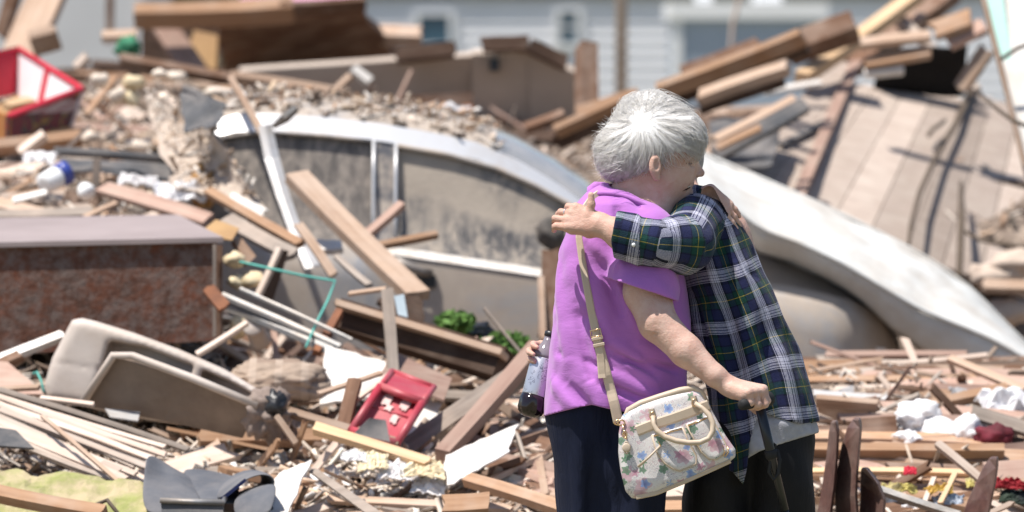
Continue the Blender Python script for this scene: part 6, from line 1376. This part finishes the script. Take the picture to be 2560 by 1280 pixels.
for x, w_ in ((1795, .1), (1945, .08)):
    fz = Q(x, 1790, w_); sh = lambda p: np.maximum(smin(sd_ell(p, (fz.x - .07, fz.y, .045), (.12, .045, .05)), sd_ell(p, (fz.x + .02, fz.y, .06), (.055, .045, .06)), .03), .002 - p[:, 2])
    sdf_part('shoe', sh, (fz.x - .24, fz.y - .08, -.02), (fz.x + .12, fz.y + .08, .16), .01, SHOE, per2)

# ---------------------------------------------------------------- soda bottle
bo = empty('soda_bottle', BB); tag(bo, 'dark cola bottle with a silver label held at the waist', 'bottle')
cola = M('cola', .06, .6); cola.col((.010, .004, .006)); clear = M('bottle_neck', .08, .6); clear.col((.20, .18, .20))
lab = M('bottle_label', .32, .6, .65); v = lab.coord('Object', rnd=False)
lr = lab.noise(lab.coord('Object', (260, 260, 420), False), 1.0, 2, .7); lab.col(lab.mix(lab.math('MULTIPLY', lab.ramp(lr, [(.5, 0), (.56, .8)]), lab.ramp(lab.noise(v, 26, 2), [(.45, 0), (.52, 1)])), (.56, .56, .61), (.14, .13, .17)))
ax_ = BB - BA
lathe('bottle_base', BA + ax_ * .70, BB, [(0, .0325), (.25, .0345), (.62, .0345), (.80, .031), (.95, .022), (1.0, .012)], cola.m, bo, 40, True, lambda u, a: 1 - (.16 * max(0, math.cos(5 * a)) if u > .6 else 0))
lathe('label', BA + ax_ * .17, BA + ax_ * .70, [(0, .0315), (.02, .0325), (.98, .0325), (1, .032)], lab.m, bo, 32)
lathe('shoulder', BA - ax_ * .16, BA + ax_ * .17, [(0, .013), (.25, .014), (.55, .024), (.85, .0315), (1, .031)], clear.m, bo, 32)
lathe('cap', BA - ax_ * .22, BA - ax_ * .15, [(0, .013), (.1, .0155), (1, .0155)], BLACK, bo, 20)
# ---------------------------------------------------------------- folding cane
cn = empty('walking_cane', P(2000, 1790, 13.75)); tag(cn, 'black folding walking cane gripped by the woman in purple', 'cane')
cbm = M('cane_black', .3, .5); cbm.col((.012, .013, .018)); rub = M('cane_grip', .7, .3); rub.col((.018, .018, .019))
fm = H1
fj = [q for q in H1 if q[4][0] == 'f']; gc = sum((fj[k * 3 + 1][0] + fj[k * 3 + 2][1] for k in range(4)), Vector((0, 0, 0))) / 8
ga_ = (fj[0][0] - fj[9][0]).normalized(); ga_ = (ga_ if ga_.x > 0 else -ga_); g0 = gc - ga_ * .055; g1 = gc + ga_ * .062
lathe('grip', g0, g1, [(0, .006), (.03, .013), (.2, .0145), (.75, .0145), (.78, .018), (.97, .0185), (1, .014)], rub.m, cn, 20)
s0_, s1_ = gc + ga_ * .020 + V(0, 0, -.012), Q(1962, 1275, -.235); gl = s0_ + (s1_ - s0_) * (s0_.z / (s0_.z - s1_.z))
lathe('shaft', s0_, s1_, [(0, .0125), (.5, .0125), (.52, .0105), (1, .0105)], cbm.m, cn, 16)
lathe('lower_shaft', s1_, gl + V(0, 0, .02), [(0, .0092), (.97, .0092), (.975, .014), (1, .014)], cbm.m, cn, 16)
lathe('joint_collar', s0_ + (s1_ - s0_) * .42, s0_ + (s1_ - s0_) * .50, [(0, .0135), (.1, .0155), (.9, .0155), (1, .0135)], rub.m, cn, 16)
tube('wrist_strap', [Q(1926, 1122, -.26), Q(1944, 1126, -.262), Q(1950, 1150, -.265), Q(1946, 1185, -.265), Q(1934, 1200, -.262), Q(1922, 1180, -.262), Q(1928, 1150, -.265), Q(1926, 1122, -.26)], .0048, rub.m, cn, 6, flat=.4)
tube('strap_clip', [Q(1921, 1120, -.262), Q(1930, 1112, -.266), Q(1934, 1124, -.266), Q(1925, 1130, -.264)], .0025, ringm.m, cn, 6, True)
tube('strap_loop', [Q(1928, 1118, -.262), Q(1932, 1106, -.262), Q(1938, 1112, -.262), Q(1936, 1128, -.262)], .004, rub.m, cn, 6)

# ---------------------------------------------------------------- floral handbag
bag = empty('handbag', Q(1690, 1246, -.24)); tag(bag, 'floral white handbag with beige strap and handles', 'handbag')
POLY = np.array([(1566, 1027), (1600, 1008), (1649, 992), (1700, 975), (1734, 968), (1757, 976), (1772, 1005), (1786, 1036), (1808, 1079), (1838, 1124), (1838, 1142), (1822, 1156), (1778, 1177), (1713, 1206), (1640, 1236), (1604, 1246), (1580, 1245), (1565, 1228), (1553, 1180), (1546, 1130), (1546, 1085), (1553, 1045)], np.float32)
def sd_poly(px, py, poly):
    d = np.full(px.shape, 1e9, np.float32); s = np.ones(px.shape, np.float32); n = len(poly)
    for i in range(n):
        a, b = poly[i], poly[i - 1]; ex, ey = b - a; wx, wy = px - a[0], py - a[1]
        t = np.clip((wx * ex + wy * ey) / (ex * ex + ey * ey), 0, 1); bx, by = wx - ex * t, wy - ey * t; d = np.minimum(d, bx * bx + by * by)
        c1 = py >= a[1]; c2 = py < b[1]; c3 = ex * wy > ey * wx; k = (c1 & c2 & c3) | (~c1 & ~c2 & ~c3); s = np.where(k, -s, s)
    return s * np.sqrt(d)
BW = -.235
def bagf(p):
    px, py, w, sc = pix(p); d2 = sd_poly(px, py, POLY) * sc; b = np.interp(py, [960, 1060, 1200, 1250], [.030, .046, .056, .050]); r = .022
    dw = np.abs(w - BW) - b; x, y = d2 + r, dw + r
    return np.minimum(np.maximum(x, y), 0) + np.sqrt(np.maximum(x, 0) ** 2 + np.maximum(y, 0) ** 2) - r - .0035 * np.clip(-d2 / .06, 0, 1) * np.cos(px * .03) - wr(p, 20, .0010)
fm_ = M('floral_print', .5, .35); v = fm_.coord('Object', (1, 0, 1), False)
def vor(sc, rnd=1.0, off=0.0):
    n = fm_.n('ShaderNodeTexVoronoi'); n.inputs['Scale'].default_value = sc; n.inputs['Randomness'].default_value = rnd
    mp = fm_.n('ShaderNodeMapping'); mp.inputs['Location'].default_value = (off, 0, off * .7); fm_.l(v, mp.inputs['Vector'])
    nz = fm_.n('ShaderNodeTexNoise'); nz.inputs['Scale'].default_value = 70; fm_.l(v, nz.inputs['Vector']); ad = fm_.n('ShaderNodeVectorMath', operation='MULTIPLY_ADD'); ad.inputs[1].default_value = (.012, .0, .012); fm_.l(nz.outputs['Color'], ad.inputs[0]); fm_.l(mp.outputs[0], ad.inputs[2]); fm_.l(ad.outputs[0], n.inputs['Vector']); return n
def petals(sc, off, thr, rad, pick, npet=5):
    n = vor(sc, 1.0, off); pos = fm_.n('ShaderNodeVectorMath', operation='SUBTRACT'); mp = n.inputs['Vector'].links[0].from_socket; ms = fm_.n('ShaderNodeVectorMath', operation='SCALE'); ms.inputs['Scale'].default_value = 1.0; fm_.l(mp, ms.inputs[0])
    fm_.l(ms.outputs[0], pos.inputs[0]); fm_.l(n.outputs['Position'], pos.inputs[1]); s3 = fm_.n('ShaderNodeSeparateXYZ'); fm_.l(pos.outputs[0], s3.inputs[0])
    an = fm_.math('ARCTAN2', s3.outputs['Z'], s3.outputs['X']); pet = fm_.math('ADD', .84 if npet > 2 else .5, fm_.math('MULTIPLY', fm_.math('COSINE', fm_.math('MULTIPLY', an, npet)), .16 if npet > 2 else .5))
    ln = fm_.n('ShaderNodeVectorMath', operation='LENGTH'); fm_.l(pos.outputs[0], ln.inputs[0]); inside = fm_.math('LESS_THAN', ln.outputs['Value'], fm_.math('MULTIPLY', pet, rad))
    sc_ = fm_.n('ShaderNodeSeparateColor'); fm_.l(n.outputs['Color'], sc_.inputs[0]); ch = fm_.math('GREATER_THAN', sc_.outputs[pick], thr)
    return fm_.math('MULTIPLY', inside, ch), fm_.math('MULTIPLY', ln.outputs['Value'], 1 / rad)
ln1 = fm_.math('FRACT', fm_.math('MULTIPLY', fm_.noise(v, 34, 2, .5, 1.5), 9)); ln2 = fm_.math('FRACT', fm_.math('MULTIPLY', fm_.noise(v, 60, 2, .5, .8), 6))
msk = fm_.ramp(fm_.noise(v, 16, 2), [(.42, 0.0), (.55, 1.0)])
c = fm_.mix(fm_.math('MULTIPLY', fm_.math('MULTIPLY', fm_.math('LESS_THAN', ln1, .24), msk), .75), (.66, .63, .61), (.28, .27, .31))
c = fm_.mix(fm_.math('MULTIPLY', fm_.math('LESS_THAN', ln2, .13), .4), c, (.50, .30, .33))
for sc_, off, thr, rad, pick, cc, cc2 in ((20, 0, .35, .023, 0, (.58, .38, .42), (.36, .16, .21)), (28, 6.1, .5, .011, 2, (.07, .20, .10), (.03, .11, .05)), (24, 3.3, .52, .013, 1, (.22, .36, .64), (.09, .16, .42)), (26, 9.7, .62, .012, 0, (.50, .25, .32), (.34, .13, .2)), (27, 12.9, .66, .012, 1, (.08, .22, .12), (.04, .13, .06))):
    mk_, rr_ = petals(sc_, off, thr, rad, pick, 5 if cc[1] < .4 or cc[2] > .5 else 2); c = fm_.mix(fm_.math('MULTIPLY', mk_, .8), c, fm_.ramp(rr_, [(.15, cc2), (.75, cc)]))
fm_.col(c); fm_.bump(fm_.noise(fm_.coord('Object', rnd=False), 300, 2), .2, .002)
lth = plain('beige_leather', (.56, .45, .34), (.50, .40, .30), 6, rough=.5, spec=.4, bump=.15); gold = M('gold_metal', .25, .6, 1.0); gold.col((.75, .52, .30)); gold = gold.m
lo, hi = bounds([Q(1535, 955, -.31), Q(1850, 1258, -.15)], .01); sdf_part('bag_body', bagf, lo, hi, .0030, fm_.m, bag)
def on(x, y, lift=.003): return march(bagf, x, y) + V(0, -lift, 0)
def strip(name, pts, wpx, mat, thick=.004, lift=.003, f=bagf, parent=bag, near=False):
    """leather band lying on surface f along photo points"""
    xs = np.array(pts, float); cum = np.concatenate([[0], np.cumsum(np.linalg.norm(np.diff(xs, axis=0), axis=1))]); n = max(4, int(cum[-1] / 9)); t = np.linspace(0, cum[-1], n)
    X = np.interp(t, cum, xs[:, 0]); Y = np.interp(t, cum, xs[:, 1]); dx, dy = np.gradient(X), np.gradient(Y); l = np.hypot(dx, dy); nx, ny = -dy / l, dx / l; wp = np.interp(t, cum, wpx) if isinstance(wpx, list) else np.full(n, wpx)
    C_ = [march(f, x, y) for x, y in zip(X, Y)]; vs, fs = [], []; YS = [(min(C_[k].y for k in range(max(0, i - 5), min(n, i + 6))) if near and i < 8 else C_[i].y) for i in range(n)]
    for i in range(n):
        y_ = np.mean([YS[k] for k in range(max(0, i - 2), min(n, i + 3))])
        for s in (-.5, -.35, .35, .5):
            p_ = P(X[i] + nx[i] * wp[i] * s, Y[i] + ny[i] * wp[i] * s, float(y_) - lift - (thick if abs(s) < .4 else thick * .4)); vs.append(p_)
        for s in (.5, -.5): vs.append(P(X[i] + nx[i] * wp[i] * s, Y[i] + ny[i] * wp[i] * s, float(y_) + .004))
    for i in range(n - 1):
        for k in range(6): fs.append((i * 6 + k, i * 6 + (k + 1) % 6, i * 6 + 6 + (k + 1) % 6, i * 6 + 6 + k))
    fs.append(tuple(range(6))[::-1]); fs.append(tuple(range((n - 1) * 6, n * 6)))
    return part(name, vs, fs, mat, parent, False)
tube('top_piping', [Q(x, y, BW - .022) for x, y in ((1572, 1082), (1562, 1050), (1572, 1026), (1602, 1009), (1649, 993), (1700, 977), (1734, 970), (1755, 980), (1768, 1005))], [.006, .008, .009, .009, .009, .009, .008, .006, .004], lth, bag, 8)
strip('front_band', [(1592, 1077), (1630, 1062), (1680, 1046), (1725, 1030), (1772, 1012)], 27, lth)
strip('base_trim', [(1590, 1243), (1640, 1233), (1713, 1203), (1778, 1174), (1826, 1152)], 12, lth)
tube('lower_piping', [on(x, y) for x, y in ((1606, 1241), (1640, 1230), (1700, 1206), (1770, 1174), (1825, 1148))], .002, lth, bag, 6)
for pp in ([(1628, 1086), (1640, 1130), (1660, 1158), (1682, 1172), (1700, 1178), (1742, 1160), (1742, 1140), (1720, 1100), (1706, 1066)], [(1714, 1060), (1735, 1100), (1752, 1130), (1772, 1148), (1790, 1150), (1822, 1128), (1812, 1104), (1788, 1060), (1778, 1036)]):
    PO = np.array(pp, np.float32)
    def pocket(p, PO=PO):
        px, py, w, sc = pix(p); d2 = sd_poly(px, py, PO) * sc; return smax(smax(bagf(p) - .010, d2, .010), -(w - BW + .02) * -1, .01)
    cx_, cy_ = PO.mean(0); lo, hi = bounds([Q(PO[:, 0].min(), PO[:, 1].min(), -.33), Q(PO[:, 0].max(), PO[:, 1].max(), -.20)], .012)
    pk, _, _ = sdf_part('pocket', pocket, lo, hi, .0028, fm_.m, bag)
    tube('pocket_piping', [march(pocket, x * .97 + cx_ * .03, y * .97 + cy_ * .03) + V(0, -.001, 0) for x, y in pp], .0026, lth, pk, 6)
    tube('zip', [march(pocket, pp[0][0] * .9 + cx_ * .1, pp[0][1] * .92 + cy_ * .08) + V(0, -.002, 0), march(pocket, pp[-1][0] * .9 + cx_ * .1, pp[-1][1] * .92 + cy_ * .08) + V(0, -.002, 0)], .0028, gold, pk, 6)
# carrying handle
hp = [(1632, 1040), (1634, 1060), (1642, 1076), (1662, 1092), (1690, 1102), (1722, 1107), (1750, 1106), (1772, 1096), (1782, 1078), (1782, 1056), (1772, 1036), (1756, 1020), (1738, 1008)]
tube('handle', [Q(x, y, BW - .052 - .028 * math.sin(math.pi * i / 12)) for i, (x, y) in enumerate(hp)], [.0055] * 2 + [.0068] * 9 + [.0055] * 2, lth, bag, 10)
bh = [(1640, 990), (1652, 972), (1680, 962), (1706, 960)]
for x, y in ((1631, 1038), (1736, 1006)):
    strip('handle_tab', [(x - 3, y - 16), (x, y), (x + 4, y + 14)], 15, lth, .006)
    tube('handle_ring', [on(x + 7 * math.cos(a), y + 9 * math.sin(a), .010) for a in np.linspace(0, 6.28, 11)[:-1]], .0018, gold, bag, 6, True)
tube('zip_pull', [on(1650, 1114, .012), on(1622, 1142, .016), on(1595, 1166, .012)], [.0028, .0032, .004], lth, bag, 6)
tube('zip_pull', [on(1640, 1090, .008), on(1646, 1104, .010), on(1652, 1116, .012)], .0018, gold, bag, 6)
for pts_ in (((1806, 1112), (1811, 1128), (1808, 1140)), ((1818, 1116), (1822, 1128), (1812, 1142))): tube('zip_pull', [on(x, y, .012) for x, y in pts_], .0016, gold, bag, 6)
tube('charm_chain', [Q(1556, 1060, BW - .05), Q(1560, 1080, BW - .055), Q(1566, 1098, BW - .055)], .0022, gold, bag, 6)
tube('clasp', [Q(1553 + 9 * math.cos(a), 1057 + 7 * math.sin(a), BW - .045) for a in np.linspace(0, 6.28, 11)[:-1]], .0024, gold, bag, 6, True)
tube('clasp', [Q(1562 + 5 * math.cos(a), 1086 + 9 * math.sin(a), BW - .056) for a in np.linspace(0, 6.28, 11)[:-1]], .0022, gold, bag, 6, True)
lathe('charm_tag', Q(1566, 1119, BW - .062), Q(1566, 1119, BW - .056), [(0, .008), (.2, .011), (1, .011)], lth, bag, 16); tube('charm_loop', [Q(1566 + 6 * math.cos(a), 1119 + 15 * math.sin(a), BW - .058) for a in np.linspace(0, 6.28, 13)[:-1]], .0022, lth, bag, 6, True)
# long shoulder strap over her back
wearf = lambda p: np.minimum(purple_shirt(p), navy(p))
st_pts = [(1546, 1056), (1536, 1010), (1523, 960), (1508, 900), (1492, 840), (1477, 770), (1464, 700), (1454, 640), (1448, 595), (1450, 555), (1462, 520), (1480, 495), (1498, 482)]
strip('shoulder_strap', st_pts, [26, 25, 24, 22, 22, 20, 18, 18, 18, 18, 18, 18, 16], lth, .004, .006, wearf, near=True)
strip('strap_overlap', [(1490, 838), (1502, 890), (1506, 945)], 21, lth, .004, .010, purple_shirt)
for y0, x0 in ((846, 1493), (862, 1497)): strip('strap_keeper', [(x0 - 14, y0 + 3), (x0 + 14, y0 - 3)], 8, lth, .004, .015, purple_shirt)
tube('buckle', [march(purple_shirt, 1489 + x, 832 + y) + V(0, -.016, 0) for x, y in ((-14, -6), (12, -11), (15, 6), (-11, 10))], .0022, gold, bag, 6, True)
tube('strap_ring', [Q(1546 + 11 * math.cos(a), 1056 + 6 * math.sin(a), BW + .05) for a in np.linspace(0, 6.28, 11)[:-1]], .0024, gold, bag, 6, True)
